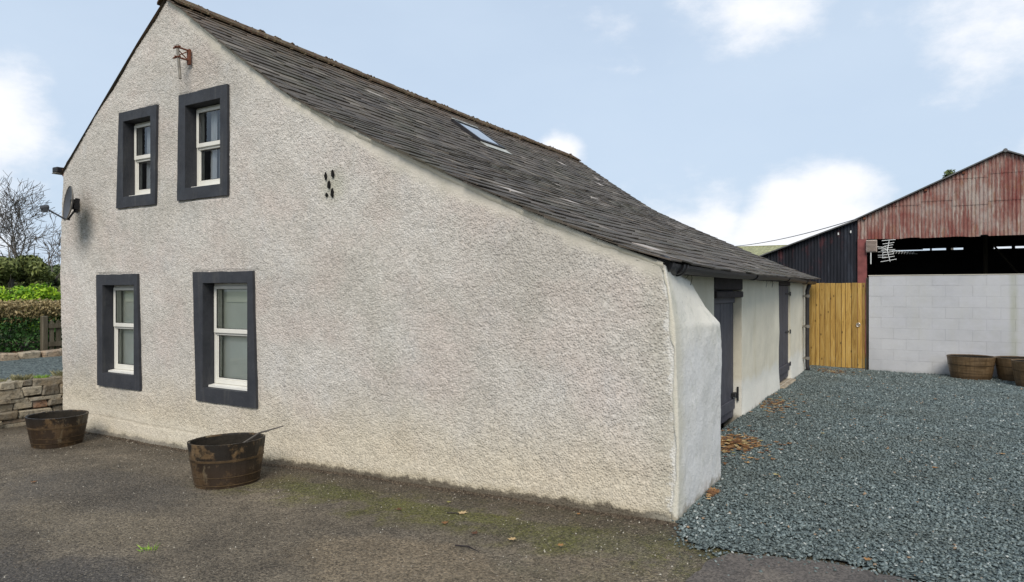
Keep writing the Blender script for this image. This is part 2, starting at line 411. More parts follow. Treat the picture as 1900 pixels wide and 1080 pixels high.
def m_chip():
    m = Mat('slate_chips', .55, .45)
    c = m.ramp(m.attr('tint'), (0, (.036, .050, .050)), (.35, (.092, .120, .118)), (.7, (.175, .215, .208)), (.9, (.28, .325, .312)), (.97, (.46, .48, .45)), (1, (.30, .20, .12)))
    c = m.mix(m.ramp(m.noise(.9, 5, .6), (.42, 0.0), (.68, .5)), c, (.085, .095, .08))
    m.color(c); return m.m

def m_foliage(name, dark, light, rough=.6):
    m = Mat(name, rough, .3)
    c = m.ramp(m.attr('tint'), (0, dark), (1, light)); m.color(c)
    m.b.inputs['Subsurface Weight'].default_value = 0
    return m.m

def m_corr(name, kind):
    m = Mat(name, .8, .25)
    if kind == 'red':
        s = m.map((9, 1, .9)); st = m.noise(1.5, 7, .75, s)
        c = m.ramp(m.noise(1.1, 6, .7, m.map((1, 1, .8))), (.38, (.21, .065, .055)), (.5, (.27, .14, .115)), (.62, (.36, .29, .26)))
        c = m.mix(m.ramp(st, (.48, 0.0), (.60, .8)), c, (.42, .37, .32))
        c = m.mix(m.ramp(m.noise(1.6, 7, .75, m.map((7, 1, .7), (4, 0, 9))), (.50, 0.0), (.62, .75)), c, (.19, .065, .055))
        c = m.mix(m.ramp(m.noise(1.8, 5, .7, m.map((3, 1, .8), (14, 0, 2))), (.56, 0.0), (.7, .7)), c, (.25, .12, .055))
        c = m.mix(m.ramp(m.noise(9, 5, .8, m.map((4, 1, .6))), (.30, .8), (.42, 0.0)), c, (.07, .035, .03))
    else:
        c = m.ramp(m.noise(1.2, 5, .7, m.map((2, 1, .4))), (.35, (.010, .011, .015)), (.6, (.022, .024, .032)), (.8, (.055, .065, .085)))
        c = m.mix(m.ramp(m.noise(1.4, 6, .75, m.map((2.2, 1, 1.0), (3, 0, 1))), (.56, 0.0), (.68, .6)), c, (.10, .028, .03))
        c = m.mix(m.ramp(m.noise(3.0, 5, .75, m.map((6, 1, .5), (1, 0, 9))), (.58, 0.0), (.75, .4)), c, (.14, .16, .2))
    m.color(c); m.bump(m.noise(30, 4), .2, .01); return m.m

def m_wood(name, a, b, c3, knots=True, axis='z', rough=.65):
    m = Mat(name, rough, .3)
    st = (14, 14, 1.2) if axis == 'z' else (1.2, 14, 14)
    c = m.ramp(m.noise(1.6, 6, .65, m.map(st), 1.2), (.3, a), (.5, b), (.72, c3))
    c = m.mix(1.0, c, m.ramp(m.attr('tint'), (0, .52), (.5, .8), (1, 1.05)), 'MULTIPLY')
    if knots:
        c = m.mix(m.ramp(m.vor(6.5, vec=m.map((1.5, 1.5, .8))), (.07, .85), (.17, 0.0)), c, tuple(v * .25 for v in a))
    m.color(c); m.bump(m.noise(2, 5, .6, m.map((40, 40, 3))), .3, .004); return m.m

def m_tub():
    m = Mat('barrel_stave', .5, .4); x, y, z = m.sep()
    wet = m.rng(x, .0, -2.0)          # the two by the gable are soaked and sooty, those by the block wall dry and plain
    st = m.noise(1.5, 6, .7, m.map((14, 14, 1.6))); hz = m.noise(2.0, 5, .65, m.map((1.2, 1.2, 13)))
    c = m.ramp(hz, (.32, (.085, .050, .022)), (.5, (.155, .098, .048)), (.68, (.215, .145, .078)))
    c = m.mix(m.ramp(st, (.40, .55), (.58, 0.0)), c, (.075, .046, .020))
    c = m.mix(1.0, c, m.ramp(m.attr('tint'), (0, .84), (1, 1.0)), 'MULTIPLY')
    k1 = m.ramp(m.noise(3.1, 6, .7, m.map((1, 1, 1.0), (2, 7, 0))), (.43, 0.0), (.49, .95))
    c = m.mix(m.math('MULTIPLY', k1, wet), c, (.010, .008, .006))
    c = m.mix(m.math('MULTIPLY', m.ramp(m.noise(6, 6, .75, m.map((1, 1, .45), (9, 1, 0))), (.56, 0.0), (.64, .7)), wet), c, (.30, .24, .15))
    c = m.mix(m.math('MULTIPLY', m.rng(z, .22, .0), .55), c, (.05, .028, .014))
    m.color(c); m.rough(m.ramp(m.noise(5, 4), (.3, .35), (.7, .75))); m.bump(m.noise(12, 5, .7, m.map((5, 5, 1))), .3, .008); return m.m

def m_surround():
    m = Mat('slate_grey_masonry_paint', .62, .3)
    c = m.ramp(m.noise(4, 6, .7), (.3, (.028, .030, .036)), (.7, (.048, .050, .057)))
    c = m.mix(m.ramp(m.noise(2.0, 6, .75, m.map((5, 5, .6))), (.52, 0.0), (.72, .35)), c, (.12, .115, .105))
    c = m.mix(m.ramp(m.noise(48, 4, .75), (.66, 0.0), (.74, .7)), c, (.28, .27, .24))
    m.color(c); m.rough(m.ramp(m.noise(6, 4), (.3, .5), (.7, .8))); m.bump(m.noise(35, 5, .7), .5, .008); return m.m
M = {}
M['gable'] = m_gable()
M['cream'] = m_render('cream_render', (.72, .665, .53), (.46, .41, .27), (.74, .72, .65), .5)
M['buttress'] = m_buttress()
M['fillet'] = m_render('cement_fillet', (.68, .63, .52), (.36, .34, .20), None, .5)
M['slate'] = m_slate(); M['ridge'] = m_ridge()
M['tarmac'] = m_tarmac(); M['patch'] = m_patch(); M['gravel'] = m_gravel_base(); M['chip'] = m_chip()
M['surround'] = m_surround()
M['upvc'] = simple('cream_window_frame', (.74, .72, .65), .4, .06, 5, 0, spec=.5, var2=.06)
M['sill'] = simple('white_window_sill', (.78, .76, .70), .5, .08, 6, 0)
M['curtain'] = simple('white_curtain', (.72, .72, .73), .9, .05, 3, 0, var2=.02)
M['net'] = simple('grey_blind', (.80, .81, .73), .95, .06, 2.0, 0, var2=.03)
M['blind'] = simple('pale_roller_blind', (.90, .90, .76), .9, .04, 3, 0, var2=.02)
M['net_up'] = simple('dim_net_curtain', (.22, .22, .24), .95, .1, 2.0, 0, var2=.03)
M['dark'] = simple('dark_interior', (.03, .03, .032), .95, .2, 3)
M['gutter'] = simple('dark_cast_gutter', (.030, .028, .030), .5, .25, 8, .2)
M['door'] = simple('dark_grey_door_paint', (.070, .068, .080), .6, .18, 6, .15, bscale=25)
M['iron'] = simple('black_ironwork', (.018, .017, .018), .55, .2, 12, .3, spec=.4)
M['lintel'] = simple('dark_weathered_lintel', (.035, .028, .028), .8, .3, 9, .5)
M['dish'] = simple('dark_grey_dish', (.065, .068, .075), .5, .1, 8, 0, spec=.4)
M['rust'] = simple('rusty_steel', (.16, .06, .035), .85, .4, 14, .4)
M['galv'] = simple('dull_grey_steel', (.22, .20, .17), .6, .25, 14, .2, metal=.3)
M['steel'] = simple('bright_steel', (.6, .6, .58), .35, .1, 14, 0, metal=.8)
M['alu'] = simple('pale_aerial_metal', (.75, .75, .72), .4, .1, 10, 0, metal=.2)
M['stone_step'] = simple('sandstone_step', (.36, .30, .22), .9, .3, 8, .5)
M['red'] = m_corr('rusty_red_tin', 'red'); M['black_tin'] = m_corr('black_tarred_tin', 'black')
M['redpost'] = simple('faded_red_paint', (.22, .07, .065), .75, .35, 5, .3)
M['roof_tin'] = simple('grey_sheet_roof', (.13, .13, .13), .8, .3, 3, .3)
M['moss_roof'] = simple('mossy_sheet_roof', (.30, .30, .17), .9, .3, 4, .4)
M['gate'] = m_wood('treated_timber', (.28, .15, .035), (.46, .28, .07), (.56, .38, .13))
M['oldwood'] = m_wood('old_grey_wood', (.07, .06, .04), (.13, .11, .075), (.19, .165, .12), False)
M['tub'] = m_tub()
M['hoop'] = simple('rusted_hoop', (.075, .048, .024), .55, .5, 7, .3)
M['soil'] = simple('dark_soil', (.022, .018, .013), .95, .3, 20, .8)
M['louvre'] = simple('pale_louvre', (.46, .38, .33), .7, .12, 8, .1)
M['cable'] = simple('grey_cable', (.20, .20, .20), .7, .1, 5)
M['stone'] = None
def m_stone():
    m = Mat('walling_stone', .9, .2)
    c = m.ramp(m.attr('tint'), (0, (.16, .125, .085)), (.4, (.33, .26, .17)), (.7, (.42, .36, .26)), (1, (.36, .20, .12)))
    c = m.mix(m.ramp(m.noise(7, 5, .7), (.4, 0.0), (.7, .65)), c, (.33, .31, .26))
    c = m.mix(m.ramp(m.noise(16, 5, .7, m.map((1, 1, 1), (3, 3, 3))), (.35, .7), (.5, 0.0)), c, (.06, .05, .035))
    m.color(c); m.bump(m.noise(18, 6, .7), .8, .03); return m.m
M['stone'] = m_stone()
def m_block():
    m = Mat('whitewashed_blockwork', .82, .25)
    x, y, z = m.sep()
    c = m.ramp(m.noise(1.1, 5, .6), (.3, (.42, .425, .44)), (.7, (.54, .54, .55)))
    c = m.mix(1.0, c, m.ramp(m.attr('tint'), (0, .955), (1, 1.0)), 'MULTIPLY')
    c = m.mix(m.ramp(m.noise(1.5, 6, .7, m.map((2, 1, .5))), (.48, 0.0), (.72, .4)), c, (.45, .445, .40))
    c = m.mix(m.ramp(m.noise(3.2, 5, .6, m.map((1, 1, 1.6), (5, 1, 2))), (.5, 0.0), (.7, .35)), c, (.52, .52, .56))
    sx = m.math('ABSOLUTE', m.math('ADD', x, -1.56))
    st = m.math('MULTIPLY', m.rng(m.math('ADD', sx, m.math('MULTIPLY', m.noise(5, 4), .05)), .12, .03), m.ramp(m.noise(3, 4, .6, m.map((3, 1, .7))), (.3, .35), (.7, .85)))
    c = m.mix(m.math('MULTIPLY', st, .7), c, (.30, .31, .20))
    c = m.mix(m.rng(m.math('ADD', z, m.math('MULTIPLY', m.noise(8, 5), .12)), .16, .03, 0, .6), c, (.22, .22, .19))
    m.color(c); m.bump(m.noise(45, 5, .7), .6, .006); return m.m
M['block'] = m_block()
M['bark'] = simple('bare_tree_bark', (.13, .115, .10), .9, .35, 3, .5, var2=.3)
M['twig'] = simple('bare_twigs', (.115, .10, .09), .9, .2, 2, 0)
M['leaf_dry'] = None
def _x(): pass
def m_leaf():
    m = Mat('fallen_leaf', .75, .3)
    m.color(m.ramp(m.attr('tint'), (0, (.085, .038, .022)), (.35, (.18, .085, .034)), (.6, (.29, .15, .055)), (.8, (.42, .27, .12)), (.9, (.50, .37, .20)), (1, (.22, .22, .06)))); return m.m
M['leaf_dry'] = m_leaf()
M['ever'] = m_foliage('evergreen_leaf', (.055, .075, .022), (.26, .29, .09))
M['ever2'] = m_foliage('dark_conifer_leaf', (.035, .058, .022), (.17, .21, .08))
M['lime'] = m_foliage('lime_shrub_leaf', (.05, .19, .012), (.50, .68, .035))
M['hedge_leaf'] = m_foliage('hedge_leaf', (.010, .035, .009), (.075, .18, .040))
M['hedge_dry'] = m_foliage('dry_hedge_twig', (.12, .10, .03), (.46, .36, .19))
M['grass'] = m_foliage('grass_blade', (.10, .22, .02), (.36, .52, .08))
M['drygrass'] = m_foliage('dry_grass_blade', (.12, .12, .05), (.36, .33, .19))
M['field'] = simple('rough_grass_field', (.065, .085, .025), .95, .4, .4, .5, bscale=6)
M['bank'] = simple('leafy_brown_bank', (.10, .06, .03), .95, .45, 4, .8, bscale=14)

def m_glass():
    m = Mat('window_glass', .05, .5)
    N, L = m.N, m.L
    tr = N.new('ShaderNodeBsdfTransparent'); tr.inputs[0].default_value = (.93, .95, .94, 1)
    gl = N.new('ShaderNodeBsdfGlossy'); gl.inputs['Roughness'].default_value = .03; gl.inputs[0].default_value = (.9, .93, .95, 1)
    fr = N.new('ShaderNodeFresnel'); fr.inputs[0].default_value = 1.5
    mx = N.new('ShaderNodeMixShader')
    k = m.math('ADD', m.math('MULTIPLY', fr.outputs[0], 1.3), .03, True)
    L.new(k, mx.inputs[0]); L.new(tr.outputs[0], mx.inputs[1]); L.new(gl.outputs[0], mx.inputs[2])
    L.new(mx.outputs[0], N['Material Output'].inputs['Surface']); return m.m
M['glass'] = m_glass()
def m_skyglass():
    m = Mat('rooflight_glass', .08, 1.0); m.color((.05, .06, .07)); m.b.inputs['Coat Weight'].default_value = 1.0; return m.m
M['skyglass'] = m_skyglass()

# ------------------------------------------------------------------ ground
def gz(x, y):
    """height of the yard"""
    x = np.asarray(x, float); y = np.asarray(y, float)
    return -.15 * np.clip((-1.7 - x) / 5.5, 0, 1) + 0 * y

def sheet(name, x0, x1, y0, y1, step, zf, mat, inside=None, kind='structure'):
    xs = np.arange(x0, x1 + step / 2, step); ys = np.arange(y0, y1 + step / 2, step)
    X, Y = np.meshgrid(xs, ys); Z = zf(X, Y)
    nx = len(xs); ny = len(ys)
    idx = np.arange(nx * ny).reshape(ny, nx)
    F = np.stack([idx[:-1, :-1], idx[:-1, 1:], idx[1:, 1:], idx[1:, :-1]], -1).reshape(-1, 4)
    if inside is not None:
        cx = (X[:-1, :-1] + X[1:, 1:]) / 2; cy = (Y[:-1, :-1] + Y[1:, 1:]) / 2
        F = F[inside(cx, cy).ravel()]
    V = np.stack([X, Y, Z], -1).reshape(-1, 3)
    used, inv = np.unique(F, return_inverse=True); V = V[used]; F = inv.reshape(F.shape)
    me = raw_mesh(name, V, F); o = link(name, me, mat, smooth=True); o['kind'] = kind; return o

# terrain: one sheet to the horizon, dropping to yard level round the yard and rising to a terrace behind the retaining wall
def terrain():
    rings = sorted(set(list(np.arange(-24, 14.1, .5)) + [-400, -200, -120, -80, -60, -50, -40, -32, -28, 20, 28, 40, 60, 100, 200, 400]))
    ys = sorted(set(list(np.arange(-12, 40.1, .5)) + [-400, -200, -100, -50, -30, -20, 50, 65, 90, 150, 250, 400]))
    rings = [r for r in rings if abs(r + 10.5) > .3] + [-10.50, -10.44]
    rings.sort()
    X, Y = np.meshgrid(rings, ys)
    terr = np.where(X < -10.46, .40 + .012 * np.clip(-10.4 - X, 0, 60) , -.24)
    terr = np.where(X < -13.3, terr + .05, terr)
    V = np.stack([X, Y, terr], -1).reshape(-1, 3)
    n, m_ = len(rings), len(ys); idx = np.arange(n * m_).reshape(m_, n)
    F = np.stack([idx[:-1, :-1], idx[:-1, 1:], idx[1:, 1:], idx[1:, :-1]], -1).reshape(-1, 4)
    o = link('ground', raw_mesh('ground', V, F), M['field'], smooth=False); o['kind'] = 'structure'
terrain()

def und(X, Y): return .008 * vn(X, Y, .9, 3) + .005 * vn(X, Y, .3, 4)
sheet('tarmac_yard', -10.3, 10, -9, 4.9, .1, lambda X, Y: gz(X, Y) + und(X, Y) * np.clip((X + 10.5), 0, 1), M['tarmac'])
sheet('side_passage', -10.3, -9.6, 4.9, 17.5, .1, lambda X, Y: gz(X, Y) + und(X, Y), M['tarmac'])

EDGE = [(-1.55, 4.80), (-1.40, 4.70), (-1.34, 4.49), (-1.18, 4.36), (-.87, 4.43), (-.45, 4.55), (0, 4.51), (.5, 4.38), (1.2, 4.1), (3, 3.4), (9, 3.0)]
ex = np.array([e[0] for e in EDGE]); ey = np.array([e[1] for e in EDGE])
def edge_y(x): return np.interp(x, ex, ey)
def ingravel(X, Y):
    wall = np.where(Y < 6.1, -1.52, -1.95)
    return (Y > edge_y(X)) & (X > wall)
def gravz(X, Y):
    e = np.clip((Y - edge_y(X)) / .25, 0, 1)
    return .012 + .012 * e + .010 * vn(X, Y, .5, 8) * e + .006 * vn(X, Y, .16, 9) + .04 * np.clip((Y - 5.5) / 5, 0, 1) * np.clip((-1.0 - X) / 1.0, 0, 1)
sheet('gravel_yard', -2.1, 9, 2.9, 19, .08, gravz, M['gravel'], lambda X, Y: ingravel(X, Y - .02))

# slate chips lying over it
def chips():
    rng = np.random.default_rng(5)
    n = 400000
    u = rng.random(n); Y = 2.9 + 14.2 * u ** 1.0; X = -2.0 + rng.random(n) * 9.0
    right = .12 * Y + 2.3 * (rng.random(n) ** 1.5)
    # fewer chips further off (each slightly larger), keep a dense carpet near
    keep = (X < right) & (rng.random(n) < np.clip(6.0 / Y, .25, 1.0) ** .55)
    e = Y - edge_y(X)
    keep &= ((e > 0) | ((e > -.6) & (rng.random(n) < np.exp(e * 13) * .7))) & (X > np.where(Y < 6.1, -1.5, -1.92)) & (Y < 15.68)
    keep &= ~((e < 0) & (X < -1.45))
    X = X[keep]; Y = Y[keep]; n = len(X); e = e[keep]
    print('chips', n)
    L = rng.uniform(.0055, .0165, n) * np.clip(.85 + Y * .035, 1, 1.4); W = L * rng.uniform(.45, .9, n); H = L * rng.uniform(.18, .42, n)
    base = np.array([(-1, -.7, -1), (.8, -1, -1), (1, .6, -1), (-.6, 1, -1), (-.8, -.6, 1), (.6, -.8, 1), (.85, .5, 1), (-.5, .75, 1)])
    V = base[None] * rng.uniform(.75, 1.15, (n, 8, 3))
    V = V * np.stack([L, W, H], -1)[:, None, :]
    tilt = rng.normal(0, .38, n); roll = rng.normal(0, .38, n); yaw = rng.random(n) * 2 * pi
    def rot(V, a, i, j):
        c, s = np.cos(a)[:, None], np.sin(a)[:, None]; x = V[..., i] * c - V[..., j] * s; y = V[..., i] * s + V[..., j] * c
        V = V.copy(); V[..., i] = x; V[..., j] = y; return V
    V = rot(V, tilt, 1, 2); V = rot(V, roll, 0, 2); V = rot(V, yaw, 0, 1)
    gzv = np.where(e > 0, gravz(X, Y), .004) + rng.random(n) * .014
    V += np.stack([X, Y, gzv], -1)[:, None, :]
    f = np.array([(0, 3, 2, 1), (4, 5, 6, 7), (0, 1, 5, 4), (1, 2, 6, 5), (2, 3, 7, 6), (3, 0, 4, 7)])
    F = (f[None] + (np.arange(n) * 8)[:, None, None]).reshape(-1, 4)
    t = np.clip(rng.beta(2.2, 2.6, n), 0, .95); t[rng.random(n) < .012] = .97; t[rng.random(n) < .006] = 1.0
    me = raw_mesh('gravel_chips', V.reshape(-1, 3), F, np.repeat(t, 6))
    o = link('gravel_chips', me, M['chip']); tag(o, 'loose blue-grey slate chippings spread over the yard', 'gravel', kind='stuff')
chips()

# darker newer tarmac by the bottom edge
def patch():
    P = [(-1.12, 3.3), (-1.10, 3.9), (-1.09, 4.2), (-1.0, 4.36), (-.87, 4.40), (-.45, 4.52), (0, 4.48), (.5, 4.35), (1.2, 4.06), (3, 3.36), (3, 2.2), (-.9, 2.2)]
    Q = []
    for (xa, ya), (xb, yb) in zip(P, P[1:] + P[:1]):
        m_ = max(1, int(math.dist((xa, ya), (xb, yb)) / .03)); Q += [(xa + (xb - xa) * i / m_ + .02 * float(vn(xa + (xb - xa) * i / m_, ya + (yb - ya) * i / m_, .10, 3)), ya + (yb - ya) * i / m_ + .018 * float(vn(xa + (xb - xa) * i / m_, ya + (yb - ya) * i / m_, .08, 4))) for i in range(m_)]
    P = Q; b = MB(); n = len(P)
    top = [(x, y, .014) for x, y in P]; bot = [(x, y, -.03) for x, y in P]
    b.add(top + bot, [tuple(range(n))] + [(i, (i + 1) % n, (i + 1) % n + n, i + n) for i in range(n)])
    o = part('tarmac_patch', b, M['patch']); o['kind'] = 'structure'
patch()

# grit scattered on the old tarmac
def grit():
    rng = np.random.default_rng(11); n = 9000
    X = rng.uniform(-9.9, -1.0, n); Y = rng.uniform(1.0, 4.72, n)
    k = (rng.random(n) < .25 + .75 * np.clip((Y - 3.9) / .8, 0, 1)) | (X > -2.2) ; X, Y = X[k], Y[k]; n = len(X)
    L = rng.uniform(.0025, .008, n)
    nf = 5200; xf_ = rng.uniform(-9.7, -1.45, nf); yf_ = 4.735 - np.abs(rng.normal(0, .035, nf)) - .02 * vn(xf_, xf_ * 0, .4, 3)
    X = np.concatenate([X, xf_]); Y = np.concatenate([Y, yf_]); L = np.concatenate([L, rng.uniform(.004, .013, nf)]); n = len(X)
    base = np.array([(1, 0, 0), (-.5, .9, 0), (-.5, -.9, 0), (0, 0, 1.0)])
    V = base[None] * rng.uniform(.6, 1.3, (n, 4, 3)) * L[:, None, None]
    V += np.stack([X, Y, gz(X, Y) + und(X, Y)], -1)[:, None, :]
    f = np.array([(0, 1, 3), (1, 2, 3), (2, 0, 3)]); F = (f[None] + (np.arange(n) * 4)[:, None, None]).reshape(-1, 3)
    tt = rng.random(n); tt[-nf:] *= .55; me = raw_mesh('grit', V.reshape(-1, 3), F, np.repeat(tt, 3))
    m = Mat('grit_stone', .85, .2); m.color(m.ramp(m.attr('tint'), (0, (.035, .026, .018)), (.5, (.13, .10, .07)), (.6, (.24, .20, .15)), (.95, (.50, .46, .38))))
    o = link('loose_grit', me, m.m); tag(o, 'loose grit and small stones on the old tarmac', 'grit', kind='stuff')
grit()

# ------------------------------------------------------------------ cottage
GY = 4.78; FY = 15.55
PROF = [(-9.764, 3.30), (-8.592, 4.163), (-8.017, 4.626), (-7.48, 5.03), (-7.126, 4.81), (-6.329, 4.236), (-5.374, 3.58), (-4.272, 3.03), (-3.364, 2.60), (-2.581, 2.245), (-1.984, 2.0), (-1.55, 1.84)]
PX = np.array([p[0] for p in PROF]); PZ = np.array([p[1] for p in PROF])
def topz(x): return np.interp(x, PX, PZ)
house = thing('cottage', (-5.6, GY, 0), 'long low pebbledashed cottage with catslide slate roof and four dark-framed gable windows', 'cottage')

WIN = {  # inner opening x0,x1,z0,z1 ; surround outline corners (x0b,x1b,zb) (x0t,x1t,zt)
    'UL': ((-8.345, -7.78, 2.80, 3.722), (-8.497, -7.691, 2.668), (-8.438, -7.659, 3.838)),
    'UR': ((-7.115, -6.50, 2.813, 3.746), (-7.266, -6.382, 2.68), (-7.236, -6.382, 3.88)),
    'LL': ((-8.80, -8.12, .625, 1.724), (-8.919, -7.995, .457), (-8.944, -8.051, 1.857)),
    'LR': ((-6.80, -6.055, .58, 1.738), (-6.921, -5.915, .428), (-6.979, -5.973, 1.862))}

def gable():
    step = .0145
    def lines(a, b, brk):
        brk = sorted(set([a, b] + brk)); out = []
        for p, q in zip(brk, brk[1:]):
            n = max(1, round((q - p) / step)); out += list(np.linspace(p, q, n, endpoint=False))
        return np.array(out + [b])
    bx = [w[0][i] for w in WIN.values() for i in (0, 1)]; bz = [w[0][i] for w in WIN.values() for i in (2, 3)]
    xs = lines(-9.764, -1.55, bx + [-7.48]); zs = lines(-.25, 5.04, bz)
    X0, Z0 = np.meshgrid(xs, zs)
    Zc = np.minimum(Z0, topz(X0) - .004)
    # edges of the wall are not plumb: belly out on the left, batter on the right
    fl = np.clip(1 - (X0 + 9.764) / .8, 0, 1); fr = np.clip(1 - (-1.55 - X0) / .9, 0, 1)
    dl = np.interp(Z0, [0, .6, 1.9, 2.5, 3.3], [.0, -.02, -.085, -.065, 0]); dr = np.interp(Z0, [0, .9, 1.4, 1.65, 1.85], [.092, .075, .06, .035, 0])
    X = X0 + fl * dl + fr * dr
    rng = np.random.default_rng(2)
    near = (topz(X0) - Zc); side = np.minimum(near, np.where(Zc > 1.3, (-1.55 - X0) * 1.2 + .04, 9))
    zone = np.clip(1.5 - (near - .02) / (.11 + .06 * vn(X0, Z0, .5, 21) + .03 * vn(X0, Z0, .1, 22)), 0, 1) * np.clip((X0 + 7.4) / .3, 0, 1)
    zone = np.maximum(zone, np.clip(1 - (-1.55 - X0) / .06 + .9 * vn(X0, Z0, .16, 5) + .5 * vn(X0, Z0, .05, 6) - .2, 0, 1) * .75)
    lowz = np.clip(1 - (Zc - .12 - .12 * vn(X0, Z0, 1.2, 77)) / .1, 0, 1) * np.where(X0 < -6.5, .35, .1)
    zone = np.maximum(zone, lowz)
    g = np.zeros_like(X)
    # keep it flat beside the painted window bands
    for (a, b_, c_) in WIN.values():
        x0, x1 = min(b_[0], c_[0]) - .02, max(b_[1], c_[1]) + .02; z0, z1 = b_[2] - .02, c_[2] + .02
        g = np.maximum(g, ((X0 > x0) & (X0 < x1) & (Z0 > z0) & (Z0 < z1)).astype(float))
    grain = rng.normal(0, 1, X.shape); grain = np.clip(grain, -1.6, 2.4) * .0026
    und_ = (.35 + .65 * np.clip((-1.55 - X0) / .5, 0, 1)) * .012 * vn(X, Zc, 1.1, 31) + .009 * vn(X, Zc, .42, 32) + .004 * vn(X, Zc, .12, 33)
    foot = np.clip((.30 - Zc) / .45, 0, 1) ** 2 * .05      # spread at the foot
    Y = GY - (grain * (1 - zone * .8) + und_) * (1 - g) - foot * np.clip((X0 + 9.9) / .3, 0, 1)
    Y += .012 * g
    # bottom edge broken off unevenly above the tarmac
    n_, m_ = len(xs), len(zs); idx = np.arange(n_ * m_).reshape(m_, n_)
    F = np.stack([idx[:-1, :-1], idx[:-1, 1:], idx[1:, 1:], idx[1:, :-1]], -1)
    cx = (X0[:-1, :-1] + X0[1:, 1:]) / 2; cz = (Z0[:-1, :-1] + Z0[1:, 1:]) / 2
    keep = (Z0[:-1, :-1] < np.minimum(topz(X0[:-1, :-1]), topz(X0[:-1, 1:])) + .02)
    for (a, b_, c_) in WIN.values(): keep &= ~((cx > a[0]) & (cx < a[1]) & (cz > a[2]) & (cz < a[3]))
    cr = 1.0 * ((cx > -9.2) & (cx < -6.7) & (np.abs(cz - (.155 - .05 * (cx + 9.2) / 2.5 + .012 * vn(cx, cz * 0, .25, 8))) < .006))
    F = F[keep]
    V = np.stack([X, Y, Zc], -1).reshape(-1, 3)
    # long crack near the foot: push vertices in
    k = (V[:, 0] > -9.3) & (V[:, 0] < -6.9) & (np.abs(V[:, 2] - (.075 - .03 * (V[:, 0] + 9.2) / 2.5 + .007 * vn(V[:, 0], V[:, 0] * 0, .4, 8))) < .0075)
    V[k, 1] += .007
    used, inv = np.unique(F, return_inverse=True); F = inv.reshape(F.shape)
    me = raw_mesh('gable_wall', V[used], F, vcol=zone.reshape(-1)[used])
    ed = (-1.55 - X0).reshape(-1)[used]; at = me.attributes.new('corner', 'FLOAT', 'POINT'); at.data.foreach_set('value', ed.astype(np.float32))
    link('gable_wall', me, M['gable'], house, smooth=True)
gable()

def fillet():
    # bedding mortar under the verge slates
    b = MB(); xs = np.linspace(-7.42, -1.56, 150)
    for i in range(len(xs) - 1):
        v = []
        for x in (xs[i], xs[i + 1]):
            d = .055 + .03 * float(vn(x, 0, .35, 6)) + .012 * float(vn(x, 0, .08, 6)); t = float(topz(x)); o = .022 + .012 * float(vn(x, 3, .2, 5))
            v += [(x, GY + .01, t - d), (x, GY - o, t - d * .35), (x, GY - o, t + .012), (x, GY + .05, t + .012)]
        b.add(v, [(0, 1, 5, 4), (1, 2, 6, 5), (2, 3, 7, 6)])
    part('verge_mortar', b, M['fillet'], house, smooth=True)
fillet()

# side wall facing the yard
SX = -1.93
def wallgrid(name, yr, zr, xf, holes, mat, step=.05):
    def lines(a, b, brk):
        brk = sorted(set([a, b] + brk)); out = []
        for p, q in zip(brk, brk[1:]):
            n = max(1, round((q - p) / step)); out += list(np.linspace(p, q, n, endpoint=False))
        return np.array(out + [b])
    ys = lines(*yr, [h[i] for h in holes for i in (0, 1)]); zs = lines(*zr, [h[i] for h in holes for i in (2, 3)])
    Y, Z = np.meshgrid(ys, zs); X = xf(Y, Z)
    idx = np.arange(Y.size).reshape(Y.shape); F = np.stack([idx[:-1, :-1], idx[:-1, 1:], idx[1:, 1:], idx[1:, :-1]], -1)
    cy = (Y[:-1, :-1] + Y[1:, 1:]) / 2; cz = (Z[:-1, :-1] + Z[1:, 1:]) / 2; k = np.ones(cy.shape, bool)
    for h in holes: k &= ~((cy > h[0]) & (cy < h[1]) & (cz > h[2]) & (cz < h[3]))
    me = raw_mesh(name, np.stack([X, Y, Z], -1).reshape(-1, 3), F[k]); return link(name, me, mat, house, smooth=True)
D1 = (7.66, 9.04, -.1, 1.84); D2 = (11.80, 12.97, .10, 1.85)
def swx(Y, Z):
    x = SX + .018 * vn(Y, Z, .9, 41) + .010 * vn(Y, Z, .3, 42) + .04 * np.clip((.35 - Z) / .5, 0, 1)
    for d in (D1, D2):
        near = np.clip(1 - np.minimum(abs(Y - d[0]), abs(Y - d[1])) / .05, 0, 1); x = x * (1 - near) + SX * near
    return x
wallgrid('side_wall', (5.9, 15.12), (-.2, 1.93), swx, [D1, D2], M['cream'])
for d in (D1, D2):
    for y, s in ((d[0], 1), (d[1], -1)):
        b = MB(); b.box((SX - .22, min(y, y - s * .06), -.15), (SX + (.004 if s < 0 else -.001), max(y, y - s * .06), d[3])); part('door_reveal', b, M['cream'], house)
b = MB(); b.box((-9.75, FY - .3, -.2), (SX - .01, FY - .02, 1.9)); b.prism([(x, z - .01) for x, z in PROF[:-1]] + [(-1.99, 1.6), (-9.76, 1.6)], 1, FY - .30, FY - .02)
b.box((-9.76, GY + .35, -.25), (-9.5, FY - .02, 3.28)); b.box((-9.765, GY + .01, -.25), (-9.62, GY + .36, 3.28))
part('rear_wall', b, M['cream'], house)
b = MB(); b.box((SX - .3, 15.1, -.2), (SX + .0, 15.5, 1.9)); part('corner_pier', b, M['cream'], house)

